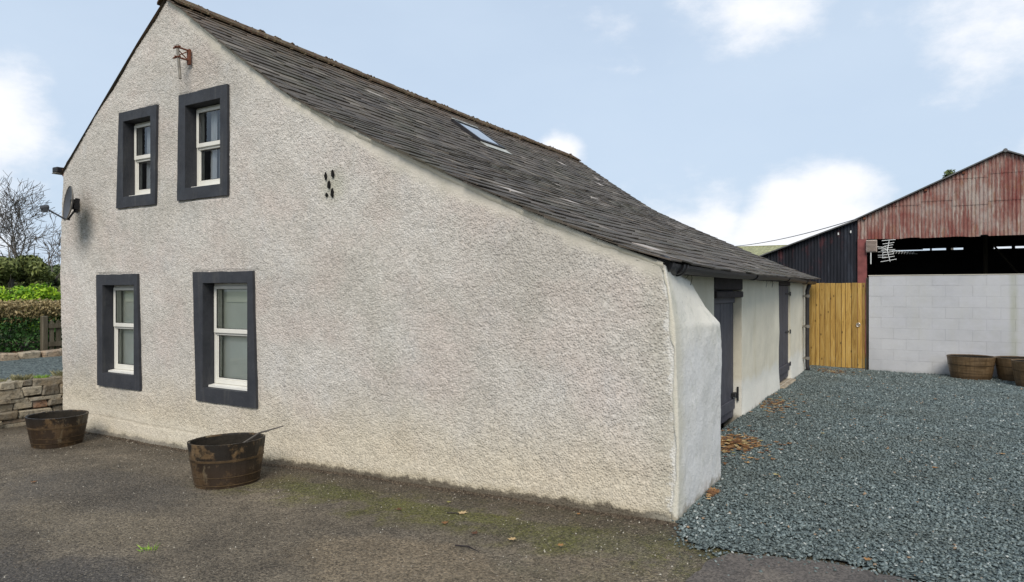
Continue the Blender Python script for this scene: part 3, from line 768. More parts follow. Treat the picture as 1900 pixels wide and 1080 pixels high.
# buttress
def buttress():
    P0 = [(-1.46, -.2), (-1.452, .5), (-1.465, 1.0), (-1.482, 1.40), (-1.51, 1.6), (-1.556, 1.835), (-1.75, 1.90)]
    P1 = [(-1.46, -.2), (-1.455, .5), (-1.455, 1.0), (-1.462, 1.37), (-1.594, 1.507), (-1.727, 1.727), (-1.90, 1.85)]
    def prof(P, n):
        L = [0]
        for a, b_ in zip(P, P[1:]): L.append(L[-1] + math.dist(a, b_))
        t = np.linspace(0, L[-1], n); return np.interp(t, L, [p[0] for p in P]), np.interp(t, L, [p[1] for p in P])
    n = 110; a = prof(P0, n); c = prof(P1, n); ys = np.linspace(4.79, 6.08, 70); V = []
    foot = np.clip((.30 - a[1]) / .45, 0, 1) ** 2 * .05; za = a[1]
    wob = .016 + .008 * vn(za, za * 0, .21, 53) + .005 * vn(za, za * 0, .07, 54)
    for dx, y_ in ((2.6, GY + .03), (1.7, GY - .004), (.5, GY - .007)):
        xx = a[0] - wob * dx; V.append(np.stack([xx + .003 * vn(za, xx, .05, 5), y_ - foot + .004 * vn(za, xx * 9, .09, 57), np.where(za > 1.8, za - .02, za)], -1))
    for j, y in enumerate(ys):
        s = (y - ys[0]) / (ys[-1] - ys[0]); r = np.clip((s - .94) / .06, 0, 1) ** 2 * .03
        x = a[0] * (1 - s) + c[0] * s; z = a[1] * (1 - s) + c[1] * s
        yy = np.full(n, y)
        w = .008 * vn(yy, z, .5, 51) + .005 * vn(yy, z, .17, 52) + .002 * vn(yy, z, .04, 58)
        V.append(np.stack([x + w * np.clip(j / 6, .25, 1) - r, yy - foot * (1 - s) ** 6, z], -1))
    V = np.array(V).reshape(-1, 3); m_ = len(ys) + 3; idx = np.arange(n * m_).reshape(m_, n)
    F = np.stack([idx[:-1, :-1], idx[:-1, 1:], idx[1:, 1:], idx[1:, :-1]], -1).reshape(-1, 4)
    V2 = V.reshape(m_, n, 3)[-1]; bk = V2.copy(); bk[:, 0] = -2.0
    o = len(V); V = np.concatenate([V, bk]); e = idx[-1]
    F2 = np.stack([e[:-1], np.arange(n - 1) + o, np.arange(1, n) + o, e[1:]], -1)
    F = np.concatenate([F[:, ::-1], F2])
    link('buttress', raw_mesh('buttress', V, F), M['buttress'], house, smooth=True)
buttress()

# roof
def roofpt(s, y):
    """s = x position; height of the slate bed at x, y"""
    f = (y - GY) / (FY - GY)
    return topz(s) + .016 - .035 * f * np.clip((s + 9) / 2, 0, 1) - .03 * math.sin(pi * min(max(f, 0), 1)) + .012 * float(vn(s, y, 1.8, 61))
def roof():
    deck = MB()
    xs = [p[0] for p in PROF]; xs[0] = -9.80; xs[-1] = -1.64
    ysd = np.linspace(GY - .03, FY, 24)
    def eave(y): return -1.585 - .23 * (y - GY) / (FY - GY)
    ext = lambda x: float(topz(x)) if x > -9.764 else 3.30 - .12
    V = [[(x if i < len(xs) - 1 else eave(y) - .02, y, (ext(x) + roofpt(x, y) - float(topz(x))) - .002 if x < -9.7 else roofpt(x if i < len(xs) - 1 else eave(y), y) - .004) for i, x in enumerate(xs)] for y in ysd]
    for j in range(len(ysd) - 1):
        for i in range(len(xs) - 1): deck.add([V[j][i], V[j][i + 1], V[j + 1][i + 1], V[j + 1][i]], [(0, 1, 2, 3)])
    # verge edge thickness
    rf = part('roof', deck, M['slate'], house)
    mb = MB(); rnd = random.Random(4)
    # slope length table along the right-hand slope
    sx = np.linspace(-7.44, -1.50, 600); sz = topz(sx); L = np.concatenate([[0], np.cumsum(np.hypot(np.diff(sx), np.diff(sz)))])
    tot = L[-1]; rows = []; d = tot; e = .235
    while d > .05: rows.append(d); d -= e; e = max(.135, e * .982)
    for ri, d in enumerate(rows):
        ex_ = rows[ri] - (rows[ri + 1] if ri + 1 < len(rows) else 0)
        y = GY - .050 - rnd.uniform(0, .018) - (.0 if ri % 2 else 0); first = True
        length = ex_ * 1.75
        while y < FY + .03:
            w = rnd.uniform(.20, .40) * (.75 + .5 * (d / tot)); 
            if first and ri % 2: w *= .55
            first = False; y2 = min(y + w, FY + .05)
            lo = min(d + rnd.uniform(-.010, .012), tot); up = max(0, lo - length)
            if ri == 0: lo = d - (.23 * (y - GY) / (FY - GY))
            # inside the rooflight opening?
            xm = float(np.interp(lo - ex_ / 2, L, sx))
            if -6.76 < xm < -6.12 and y2 > 9.33 and y < 10.12: y = y2; continue
            xl, xu = float(np.interp(lo, L, sx)), float(np.interp(up, L, sx))
            n_ = Vector((sz[-1] * 0 + 1, 0, 2.0)).normalized()
            k = (float(np.interp(lo, L, sz)) - float(np.interp(up, L, sz))) / max(1e-4, xl - xu); n_ = Vector((-k, 0, 1)).normalized()
            th = rnd.uniform(.009, .016); lift = rnd.uniform(.016, .027); tw = rnd.uniform(-.004, .004); sk = rnd.uniform(-.006, .006)
            A = Vector((xl, y + .003, roofpt(xl, y))) + n_ * (lift + tw); B = Vector((xl, y2 - .003, roofpt(xl, y2))) + n_ * (lift - tw)
            A.x += sk; A.z += k * sk
            C = Vector((xu, y2 - .003, roofpt(xu, y2))) + n_ * .004; D_ = Vector((xu, y + .003, roofpt(xu, y))) + n_ * .004
            t = n_ * -th
            tint = rnd.betavariate(2, 2.4) * .93
            r_ = rnd.random()
            if r_ < .006: tint = 1.0
            elif r_ < .07: tint = .95
            mb.add([A, B, C, D_, A + t, B + t, C + t, D_ + t], [(0, 1, 2, 3), (0, 4, 5, 1), (0, 3, 7, 4), (1, 5, 6, 2)], tint)
            y = y2
    # hidden-side slope, coarser courses
    for i in range(13):
        x1 = -7.5 - i * .17; x0 = x1 - .19; z1 = ext(x1) if x1 > -9.764 else 3.3; z0 = float(np.interp(x0, PX, PZ)) if x0 > -9.764 else 3.30 - .13 * (1 if x0 > -9.95 else 1.2)
        y = GY + .012
        while y < FY:
            w = rnd.uniform(.25, .4); y2 = min(y + w, FY + .04)
            mb.add([(x0, y, z0 + .030), (x0, y2 - .005, z0 + .030), (x1, y2 - .005, z1 + .018), (x1, y, z1 + .018), (x0, y, z0 + .016), (x0, y2 - .005, z0 + .016), (x1, y2 - .005, z1 + .004), (x1, y, z1 + .004)],
                   [(0, 1, 2, 3), (0, 4, 5, 1), (0, 3, 7, 4), (1, 5, 6, 2)], rnd.betavariate(2, 2.4) * .9); y = y2
    part('slates', mb, M['slate'], rf)
    # ridge tiles
    rb = MB(); y = GY - .045
    while y < FY + .02:
        w = rnd.uniform(.40, .48); y2 = min(y + w, FY + .05)
        z = roofpt(-7.48, (y + y2) / 2) + .035 + rnd.uniform(-.006, .006); dx = rnd.uniform(-.006, .006)
        a_, b_ = [], []
        pts = [(-.13, -.085), (-.09, -.045), (-.04, -.006), (0, .008), (.04, -.004), (.13, -.058), (.27, -.148)]
        vs = []
        for yy, s_ in ((y, 1.0), (y2 - .006, .985)):
            for px_, pz_ in pts: vs.append((-7.48 + dx + px_ * s_, yy, z + pz_ + .016))
            for px_, pz_ in pts: vs.append((-7.48 + dx + px_ * s_, yy, z + pz_ - .012))
        n = len(pts); fs = []
        for i in range(n - 1): fs += [(i, i + 1, 2 * n + i + 1, 2 * n + i), (n + i, 3 * n + i, 3 * n + i + 1, n + i + 1), (i, n + i, n + i + 1, i + 1), (2 * n + i, 2 * n + i + 1, 3 * n + i + 1, 3 * n + i)]
        fs += [(0, 2 * n, 3 * n, n), (n - 1, 2 * n - 1, 4 * n - 1, 3 * n - 1)]
        rb.add(vs, fs, rnd.random()); y = y2
    # mortar bedding lumps with moss
    for i in range(420):
        y = rnd.uniform(GY - .05, FY); x = -7.48 + rnd.choice((1, 1, 1, -1)) * rnd.uniform(.04, .30) * (1 if rnd.random() < .6 else .6); r = rnd.uniform(.012, .035); z = roofpt(x, y) + .03
        if abs(x + 7.48) < .17: z += .045 - abs(x + 7.48) * .1
        rb.add([(x + r, y, z), (x, y + r * 1.4, z), (x - r, y, z + .2 * r), (x, y - r * 1.4, z), (x, y, z + r * .8)], [(0, 1, 4), (1, 2, 4), (2, 3, 4), (3, 0, 4)], rnd.random())
    part('ridge_tiles', rb, M['ridge'], rf)
    # rooflight: kerb, glazing, flashing
    x0, x1, y0, y1 = -6.74, -6.14, 9.35, 10.10
    def rp(x, y, h):
        k = .68; n_ = Vector((.58, 0, .815)); return Vector((x, y, roofpt(x, y))) + n_ * h
    def slab(b_, xa, xb, ya, yb, h0, h1, t=0):
        v = [rp(xa, ya, h0), rp(xb, ya, h0), rp(xb, yb, h0), rp(xa, yb, h0), rp(xa, ya, h1), rp(xb, ya, h1), rp(xb, yb, h1), rp(xa, yb, h1)]
        b_.add(v, [(3, 2, 1, 0), (4, 5, 6, 7), (0, 1, 5, 4), (1, 2, 6, 5), (2, 3, 7, 6), (3, 0, 4, 7)], t)
    k = MB(); slab(k, x0, x1, y0, y0 + .06, 0, .058); slab(k, x0, x1, y1 - .06, y1, 0, .058); slab(k, x0, x0 + .05, y0 + .06, y1 - .06, 0, .058); slab(k, x1 - .06, x1, y0 + .06, y1 - .06, 0, .058)
    sk = part('rooflight', k, M['gutter'], rf)
    g = MB(); slab(g, x0 + .04, x1 - .05, y0 + .05, y1 - .05, .03, .053); part('pane', g, M['skyglass'], house)
    lead = simple('pale_lead', (.42, .42, .38), .6, .3, 8, .3)
    fl = MB(); slab(fl, x1 + .003, x1 + .14, y0 - .02, y1 + .02, .022, .032); part('lead_flashing', fl, lead, rf)
    fl = MB(); slab(fl, x0 + .0, x0 + .03, y0 - .02, y1 + .02, .059, .069); part('top_flashing', fl, lead, rf)
roof()

# gutter and downpipe
def gutter():
    b = MB(); ys = np.linspace(GY + .10, 15.25, 40); n = 9; vs = []; fs = []
    cx = lambda y: -1.60 - .23 * (y - GY) / (FY - GY) ; cz = lambda y: 1.865 - .02 * sin((y - 5) * .8) * .6 - .012
    for y in ys:
        for r, sgn in ((.062, 1), (.052, -1)):
            for k in range(n):
                a = pi + pi * k / (n - 1); a = a if sgn > 0 else (3 * pi - a)
                vs.append((cx(y) + .01 + r * cos(a), y, cz(y) + r * sin(a)))
    m_ = 2 * n
    for j in range(len(ys) - 1):
        for k in range(m_): fs.append((j * m_ + k, j * m_ + (k + 1) % m_, (j + 1) * m_ + (k + 1) % m_, (j + 1) * m_ + k))
    fs.append(tuple(range(m_)));
    b.add(vs, fs)
    g = part('gutter', b, M['gutter'], house, smooth=False)
    # heavy end cap and socket collars
    for y, w, r in ((GY + .07, .05, .075), (GY + .36, .06, .078), (GY + .43, .03, .088), (8.4, .06, .074), (11.2, .06, .074), (13.6, .06, .074)):
        c = MB(); pts = [(cx(y) + .01 + r * cos(pi + pi * k / 10), cz(y) + r * sin(pi + pi * k / 10)) for k in range(11)]
        c.prism(pts, 1, y, y + w)
        part('collar', c, M['gutter'], g)
    c = MB(); c.tube([(cx(5) + .02, GY + .02, 1.885), (cx(5) + .03, GY + .10, 1.86), (cx(5) + .02, GY + .2, 1.835), (cx(5) - .0, GY + .34, 1.80)], [.03, .045, .05, .04], 10)
    part('stop_end', c, M['gutter'], g)
    # fascia board tucked under the slates
    f = MB(); ysf = np.linspace(GY + .05, 15.3, 12)
    for a_, b_ in zip(ysf, ysf[1:]): f.add([(cx(a_) - .07, a_, 1.80), (cx(b_) - .07, b_, 1.80), (cx(b_) - .07, b_, 1.895), (cx(a_) - .07, a_, 1.895), (SX - .02, a_, 1.80), (SX - .02, b_, 1.80)], [(0, 1, 2, 3), (0, 4, 5, 1)])
    part('fascia', f, M['lintel'], house)
    p = MB(); px_ = SX + .075; p.tube([(cx(14.6) + .01, 14.62, 1.82), (cx(14.6) - .02, 14.62, 1.74), (px_, 14.62, 1.66), (px_, 14.62, .16), (px_ + .03, 14.60, .05)], .038, 12)
    dp = part('downpipe', p, M['gutter'], house, smooth=True)
    for z in (1.55, .95, .32): br = MB(); br.tube([(px_, 14.62, z - .03), (px_, 14.62, z + .03)], .047, 12); br.box((SX, 14.55, z - .015), (px_, 14.69, z + .015)); part('bracket', br, M['galv'], dp)
gutter()

def straws():
    r = random.Random(9)
    for y in (5.35, 5.75, 9.6, 10.1):
        b = MB(); x = -1.60 - .23 * (y - GY) / (FY - GY) - .03
        b.tube([(x, y, 1.83), (x + .01, y + .03, 1.76), (x, y + .02, 1.70)], .003, 4)
        for _ in range(3): b.tube([(x, y, 1.80), (x + r.uniform(-.03, .05), y + r.uniform(-.16, .16), 1.77 + r.uniform(-.03, .03))], .0022, 4)
        part('nest_straw', b, M['oldwood'], house)
straws()

# windows
def window(key):
    (x0, x1, z0, z1), (bl, br_, zb), (tl, tr_, zt) = WIN[key]
    fr = GY + .125
    b = MB(); o = GY - .020; i_ = GY + .008
    # painted band: four mitred slabs standing slightly proud
    O = [(bl, zb), (br_, zb), (tr_, zt), (tl, zt)]; I = [(x0, z0), (x1, z0), (x1, z1), (x0, z1)]
    for k in range(4):
        a, c = O[k], O[(k + 1) % 4]; d, e = I[(k + 1) % 4], I[k]
        # subdivide so that the outer edge can wander like hand painting
        n = 10
        for j in range(n):
            s0, s1 = j / n, (j + 1) / n
            def L_(p, q, s): return (p[0] + (q[0] - p[0]) * s, p[1] + (q[1] - p[1]) * s)
            w = lambda s: .006 * float(vn(s * 9 + k * 3.1, ord(key[0]) + ord(key[1]), 1.0, 71)) if 0 < s < 1 else 0
            p0, p1, q0, q1 = L_(a, c, s0), L_(a, c, s1), L_(e, d, s0), L_(e, d, s1)
            if k % 2 == 0: p0 = (p0[0], p0[1] + w(s0)); p1 = (p1[0], p1[1] + w(s1))
            else: p0 = (p0[0] + w(s0), p0[1]); p1 = (p1[0] + w(s1), p1[1])
            b.add([(p0[0], o, p0[1]), (p1[0], o, p1[1]), (q1[0], o, q1[1]), (q0[0], o, q0[1]), (p0[0], i_ + .02, p0[1]), (p1[0], i_ + .02, p1[1])], [(0, 1, 2, 3), (0, 4, 5, 1)])
        # reveal
        b.add([(e[0], o, e[1]), (d[0], o, d[1]), (d[0], fr + .10, d[1]), (e[0], fr + .10, e[1])], [(0, 1, 2, 3)])
    w = MB(); t = .048
    zm = z0 + (z1 - z0) * .50 + (.02 if key[0] == 'L' else 0)
    # outer frame
    zf = z0 + .035
    w.bevel_box((x0 + .002, fr, zf), (x0 + t, fr + .07, z1 - .002)); w.bevel_box((x1 - t, fr, zf), (x1 - .002, fr + .07, z1 - .002))
    w.bevel_box((x0 + t, fr, z1 - t), (x1 - t, fr + .07, z1 - .002)); w.bevel_box((x0 + t, fr, zf), (x1 - t, fr + .07, zf + t)); w.bevel_box((x0 + t, fr - .004, zm - .022), (x1 - t, fr + .07, zm + .022))
    root = part('window', w, M['upvc'], house)
    part('surround', b, M['surround'], root, fix=False)
    s = MB(); ts = .036   # opening upper sash stands proud
    a0, a1, c0, c1 = x0 + t - .018, x1 - t + .018, zm + .004, z1 - t + .018
    s.bevel_box((a0, fr - .026, c0), (a0 + ts, fr - .002, c1)); s.bevel_box((a1 - ts, fr - .026, c0), (a1, fr - .002, c1)); s.bevel_box((a0 + ts, fr - .026, c1 - ts), (a1 - ts, fr - .002, c1)); s.bevel_box((a0 + ts, fr - .026, c0), (a1 - ts, fr - .002, c0 + ts + .012))
    s.bevel_box((x0 + t, fr + .01, zf + t), (x0 + t + .016, fr + .03, zm - .022)); s.bevel_box((x0 + t + .016, fr + .01, zf + t), (x1 - t, fr + .03, zf + t + .016))
    part('sash', s, M['upvc'], root)
    gk = MB()
    for (u0, u1, v0, v1, yy) in ((a0 + ts - .002, a1 - ts + .002, c0 + ts + .010, c1 - ts + .002, fr - .012), (x0 + t + .014, x1 - t, zf + t + .014, zm - .022, fr + .018)):
        for q in ((u0, v0, u0 + .007, v1), (u1 - .007, v0, u1, v1), (u0, v0, u1, v0 + .007), (u0, v1 - .007, u1, v1)): gk.box((q[0], yy - .003, q[1]), (q[2], yy + .006, q[3]))
    part('gasket', gk, M['iron'], root)
    g = MB(); g.add([(x0 + t + .0, fr + .030, zf + t), (x1 - t, fr + .030, zf + t), (x1 - t, fr + .030, zm), (x0 + t, fr + .030, zm)], [(0, 1, 2, 3)]); part('lower_pane', g, M['glass'], root, fix=False)
    g = MB(); g.add([(a0 + ts, fr - .008, c0 + ts), (a1 - ts, fr - .008, c0 + ts), (a1 - ts, fr - .008, c1 - ts), (a0 + ts, fr - .008, c1 - ts)], [(0, 1, 2, 3)]); part('upper_pane', g, M['glass'], root, fix=False)
    sl_ = MB(); sl_.prism([(fr + .04, z0 + .036), (fr - .075, z0 + .022), (fr - .075, z0 + .002), (fr + .04, z0 + .002)], 0, x0 + .004, x1 - .004); part('sill', sl_, M['sill'], root)
    # inside: dark room shell, curtains or blinds
    r = MB(); yb = fr + 1.4; X0, X1, Z0, Z1 = x0 - .15, x1 + .15, z0 - .1, z1 + .15
    r.add([(X0, fr + .08, Z0), (X1, fr + .08, Z0), (X1, fr + .08, Z1), (X0, fr + .08, Z1), (X0, yb, Z0), (X1, yb, Z0), (X1, yb, Z1), (X0, yb, Z1)], [(4, 5, 6, 7), (0, 4, 7, 3), (1, 2, 6, 5), (0, 1, 5, 4), (3, 7, 6, 2)]); part('room_recess', r, M['dark'], root, fix=False)
    def drape(xa, xb, za, zb_, amp, wl, y):
        m_ = MB(); n = max(2, int((xb - xa) / .012)); vs = []
        for k in range(n + 1):
            x = xa + (xb - xa) * k / n; yy = y + amp * sin(x / wl * 2 * pi) + amp * .5 * sin(x / wl * 3.7 + 1)
            vs += [(x, yy, za), (x, yy + .01, zb_)]
        m_.add(vs, [(2 * k, 2 * k + 2, 2 * k + 3, 2 * k + 1) for k in range(n)]); return m_
    if key[0] == 'U':
        wd = x1 - x0
        part('curtain', drape(x0 + wd * .16, x0 + wd * .36, z0 + .02, z1 + .05, .010, .055, fr + .105), M['curtain'], root, smooth=True, fix=False)
        part('net_curtain', drape(x0 + wd * .36, x1 + .05, z0 + .02, z1 + .05, .006, .07, fr + .125), M['net_up'], root, smooth=True, fix=False)
    else:
        part('net_blind', drape(x0, x1 + .05, z0, z1, .003, .3, fr + .095), M['net'], root, smooth=True, fix=False)
        part('roller_blind', drape(x0 + .10, x1, z1 - .21, z1 - .02, .0, 1, fr + .085), M['blind'], root, fix=False)
    return root
for k in WIN: window(k)

# doors
def door(y0, y1, z0, z1, recess, ledges):
    b = MB(); x = SX - recess; n = 8; w = (y1 - y0) / n
    for i in range(n):
        b.bevel_box((x - .03, y0 + i * w + .002, z0 + random.uniform(0, .02)), (x + random.uniform(-.002, .003), y0 + (i + 1) * w - .002, z1), .004, random.random())
    d = part('door', b, M['door'], house)
    for z in ledges: l = MB(); l.bevel_box((x + .004, y0 + .03, z), (x + .030, y1 - .03, z + .13), .006); part('ledge', l, M['door'], d)
    return d
d1 = door(D1[0] + .01, D1[1] - .01, .03, 1.66, .10, (1.50, .14))
b = MB(); b.bevel_box((SX - .14, D1[0] + .0, 1.665), (SX + .012, D1[1] + .03, 1.835), .01); b.bevel_box((SX - .07, D1[0] + .04, 1.57), (SX + .025, D1[1] + .0, 1.645), .008)
part('lintel', b, M['lintel'], d1)
b = MB(); b.box((SX - .09, D1[1] - .14, .30), (SX - .05, D1[1] - .01, .35)); b.tube([(SX - .04, D1[1] - .02, .24), (SX - .04, D1[1] - .02, .42)], .012, 8)
part('hinge', b, M['iron'], d1)
d2 = door(D2[0] + .01, D2[1] - .01, .12, 1.74, .03, (.25,))
for z in (1.60, .93, .36): b = MB(); b.box((SX - .026, D2[1] - .30, z - .016), (SX - .018, D2[1] - .0, z + .016)); b.tube([(SX + .004, D2[1] - .0, z - .035), (SX + .004, D2[1] - .0, z + .035)], .012, 8); part('hinge', b, M['iron'], d2)
b = MB(); b.bevel_box((SX - .12, D2[0], 1.745), (SX + .006, D2[1], 1.845), .01); part('lintel', b, M['lintel'], d2)
b = MB(); b.bevel_box((SX - .15, D2[0] - .02, -.02), (SX + .10, D2[1] + .03, .095), .02); part('threshold', b, M['stone_step'], d2)

# little vent holes: five clay-lipped openings in the gable
def holes():
    b = MB(); r = random.Random(3)
    for x, z, w, h in ((-4.918, 2.763, .016, .038), (-4.826, 2.772, .02, .042), (-4.874, 2.670, .02, .040), (-4.905, 2.580, .017, .02), (-4.831, 2.590, .021, .044)):
        n = 11; y = GY - .020; w *= .8; h *= .82
        ring = [(x + w * cos(2 * pi * k / n) * r.uniform(.6, 1.25), z + h * sin(2 * pi * k / n) * r.uniform(.65, 1.25)) for k in range(n)]
        out = [(x + (p[0] - x) * 1.25, z + (p[1] - z) * 1.2) for p in ring]
        b.add([(p[0], y, p[1]) for p in ring] + [(x, y + .004, z)], [(k, (k + 1) % n, n) for k in range(n)])
        b.add([(p[0], y + .012, p[1]) for p in out] + [(p[0], y, p[1]) for p in ring], [(k, (k + 1) % n, (k + 1) % n + n, k + n) for k in range(n)])
    part('vent_hole', b, simple('black_void', (.008, .008, .007), .95, .2, 9), house, fix=False)
holes()

# ------------------------------------------------------------------ fittings on the gable
def dish():
    c = Vector((-9.10, 4.50, 2.745)); n = Vector((-.248, -.969, .12)).normalized()
    a = Vector((0, 0, 1)).cross(n).normalized(); u = n.cross(a).normalized()
    t = thing('satellite_dish', (-9.40, GY, 2.75), 'dark grey satellite dish with LNB arm on the left edge of the gable', 'satellite dish')
    b = MB(); R, K = 9, 36; vs = []
    for side in (0, 1):
        for i in range(R + 1):
            r = i / R
            for k in range(K):
                an = 2 * pi * k / K; p = c + a * (.205 * r * cos(an)) + u * (.215 * r * sin(an)) - n * (.045 * (1 - r * r)) - n * (.006 * side)
                vs.append(p)
    fs = []; off = (R + 1) * K
    for i in range(R):
        for k in range(K):
            q = (i * K + k, i * K + (k + 1) % K, (i + 1) * K + (k + 1) % K, (i + 1) * K + k); fs += [q, tuple(j + off for j in q[::-1])]
    for k in range(K): fs.append((R * K + k, R * K + (k + 1) % K, R * K + (k + 1) % K + off, R * K + k + off))
    b.add(vs, fs); part('reflector', b, M['dish'], t, smooth=True, fix=False)
    rim = MB(); rim.tube([c + a * (.207 * cos(2 * pi * k / 32)) + u * (.217 * sin(2 * pi * k / 32)) for k in range(33)], .006, 6); part('rim', rim, M['galv'], t, smooth=True)
    foot = c - u * .20 - n * .01; tip = c - u * .105 + n * .235
    ar = MB(); ar.tube([foot - n * .04, foot + n * .02, tip], .010, 8); arm = part('lnb_arm', ar, M['dish'], t)
    ln = MB(); d = (c - tip).normalized(); ln.tube([tip + d * .05, tip + d * .035, tip + d * .01, tip - d * .035, tip - d * .04], [.022, .030, .030, .034, .02], 12); ln.box(tip - Vector((.03, .025, .055)), tip + Vector((.03, .03, -.01)))
    part('lnb', ln, M['dish'], arm)
    m_ = MB(); w = Vector((-9.40, GY - .03, 2.755)); m_.tube([w, w + Vector((.05, -.10, .01)), c - n * .09], .020, 10); m_.box((-9.45, GY - .035, 2.69), (-9.35, GY - .02, 2.82)); m_.tube([c - n * .10 - u * .1, c - n * .10 + u * .08], .028, 10)
    m_.box(tuple(c - n * .075 - Vector((.05, .03, .06))), tuple(c - n * .075 + Vector((.05, .03, .06)))); m_.tube([c - n * .08 - u * .09, foot - n * .02], .012, 8)
    part('wall_mount', m_, M['iron'], t)
dish()

def light():
    t = thing('security_light', (-9.76, 4.85, 3.24), 'small dark floodlight on the left corner of the gable under the eave', 'floodlight')
    b = MB(); b.bevel_box((-9.98, 4.74, 3.235), (-9.86, 4.90, 3.31), .01); part('lamp_head', b, M['iron'], t)
    g = MB(); g.box((-9.975, 4.735, 3.222), (-9.87, 4.895, 3.2345)); part('lens', g, M['galv'], t)
    k = MB(); k.tube([(-9.87, 4.82, 3.26), (-9.80, 4.82, 3.24), (-9.77, 4.82, 3.22)], .018, 8); k.box((-9.80, 4.78, 3.18), (-9.765, 4.86, 3.28)); part('bracket', k, M['rust'], t)
light()

def polebracket():
    t = thing('pole_bracket', (-7.02, GY, 4.2), 'rusty aerial bracket with a short leftover pole high in the gable', 'bracket')
    b = MB(); b.box((-7.045, GY - .045, 4.19), (-7.0, GY - .02, 4.36)); part('wall_plate', b, M['rust'], t)
    ar = MB()
    for z in (4.345, 4.235): ar.tube([(-7.02, GY - .03, z), (-7.03, GY - .20, z + .004)], .010, 6); ar.tube([(-7.09, GY - .175, z), (-6.97, GY - .175, z)], .010, 6)
    ar.tube([(-7.02, GY - .04, 4.34), (-7.03, GY - .17, 4.25)], .006, 5); ar.tube([(-7.02, GY - .04, 4.23), (-7.03, GY - .17, 4.33)], .006, 5); part('arm', ar, M['rust'], t)
    p = MB(); p.tube([(-7.035, GY - .165, 4.38), (-6.985, GY - .165, 3.99)], .015, 10); part('pole', p, M['galv'], t)
polebracket()

# ------------------------------------------------------------------ half-barrel tubs
def make_tub(label, loc, R, H, rz, group):
    t = thing('half_barrel_planter', (0, 0, 0), label, 'planter', group)
    b = MB(); n = 22; rb = R * .80; th = .022
    def rad(z): s = z / H; return rb + (R - rb) * (s ** .85)
    for i in range(n):
        a0 = 2 * pi * (i + .004) / n; a1 = 2 * pi * (i + .996) / n; am = (a0 + a1) / 2; vs = []
        zt = H + random.uniform(-.0015, .0015); K = 5
        for k in range(K + 1):
            z = zt * k / K; r = rad(z)
            for a in (a0, am, a1):
                vs.append(((r + (.002 if a == am else 0)) * cos(a), (r + (.002 if a == am else 0)) * sin(a), z))
        for k in range(K + 1):
            z = zt * k / K; r = rad(z) - th
            for a in (a0, am, a1): vs.append((r * cos(a), r * sin(a), z))
        fs = []; o = 3 * (K + 1)
        for k in range(K):
            for j in range(2):
                q = (3 * k + j, 3 * k + j + 1, 3 * k + 3 + j + 1, 3 * k + 3 + j); fs += [q, tuple(x + o for x in q[::-1])]
            for j in (0, 2): fs.append((3 * k + j, 3 * k + 3 + j, 3 * k + 3 + j + o, 3 * k + j + o))
        for j in range(2): fs.append((3 * K + j, 3 * K + j + 1, 3 * K + j + 1 + o, 3 * K + j + o))
        b.add(vs, fs, random.random())
    part('staves', b, M['tub'], t, local=True)
    ln = MB(); ln.lathe([(rad(H) - th - .002, H - .012), (rad(H * .6) - th - .003, H * .6)], 44); part('charred_lining', ln, M['soil'], t, local=True, smooth=True)
    for z0, w in ((H * .13, .010), (H * .30, .008), (H * .62, .022)):
        h = MB(); pr = [(rad(z0) + .001, z0), (rad(z0) + .0045, z0 + .002), (rad(z0 + w) + .0045, z0 + w - .002), (rad(z0 + w) + .001, z0 + w)]; h.lathe(pr, 44); part('hoop', h, M['hoop'], t, local=True)
    s = MB(); s.lathe([(R - .04, H - .13), (R * .5, H - .115), (.01, H - .11)], 28); part('soil', s, M['soil'], t, local=True)
    bt = MB(); bt.lathe([(.001, .012), (rad(0) - .02, .012)], 24); part('base', bt, M['soil'], t, local=True)
    t.location = loc; t.rotation_euler = (0, 0, rz); return t
g1 = 'half-barrel planters by the cottage gable'; g2 = 'half-barrel planters against the white block wall'
tf = make_tub('largest stained half-barrel planter below the lower right gable window with a stick in it', (-5.46, 4.08, -.145), .335, .43, .3, g1)
tf.rotation_euler = (radians(-1.5), radians(-2), .3)
tl_ = make_tub('stained half-barrel planter at the cottage\'s far left corner beside the stone wall', (-8.72, 4.20, -.155), .315, .35, 1.2, g1)
make_tub('brown half-barrel planter standing alone left of the overlapping pair by the block wall', (.875, 15.24, .015), .385, .43, 2.2, g2)
make_tub('brown half-barrel planter half hidden behind the nearest one by the block wall', (1.60, 15.27, .015), .37, .43, .9, g2)
make_tub('brown half-barrel planter at the right edge, in front of another by the block wall', (1.78, 14.48, .015), .375, .45, 1.7, g2)
b = MB(); b.tube([(-5.33, 4.12, .24), (-5.20, 4.22, .345), (-5.02, 4.34, .405)], [.010, .009, .006], 6); b.tube([(-5.15, 4.25, .355), (-5.06, 4.27, .39)], [.006, .003], 5)
o = part('stick', b, M['bark']); tag(o, 'thin bare stick poking out over the large tub\'s rim', 'stick')

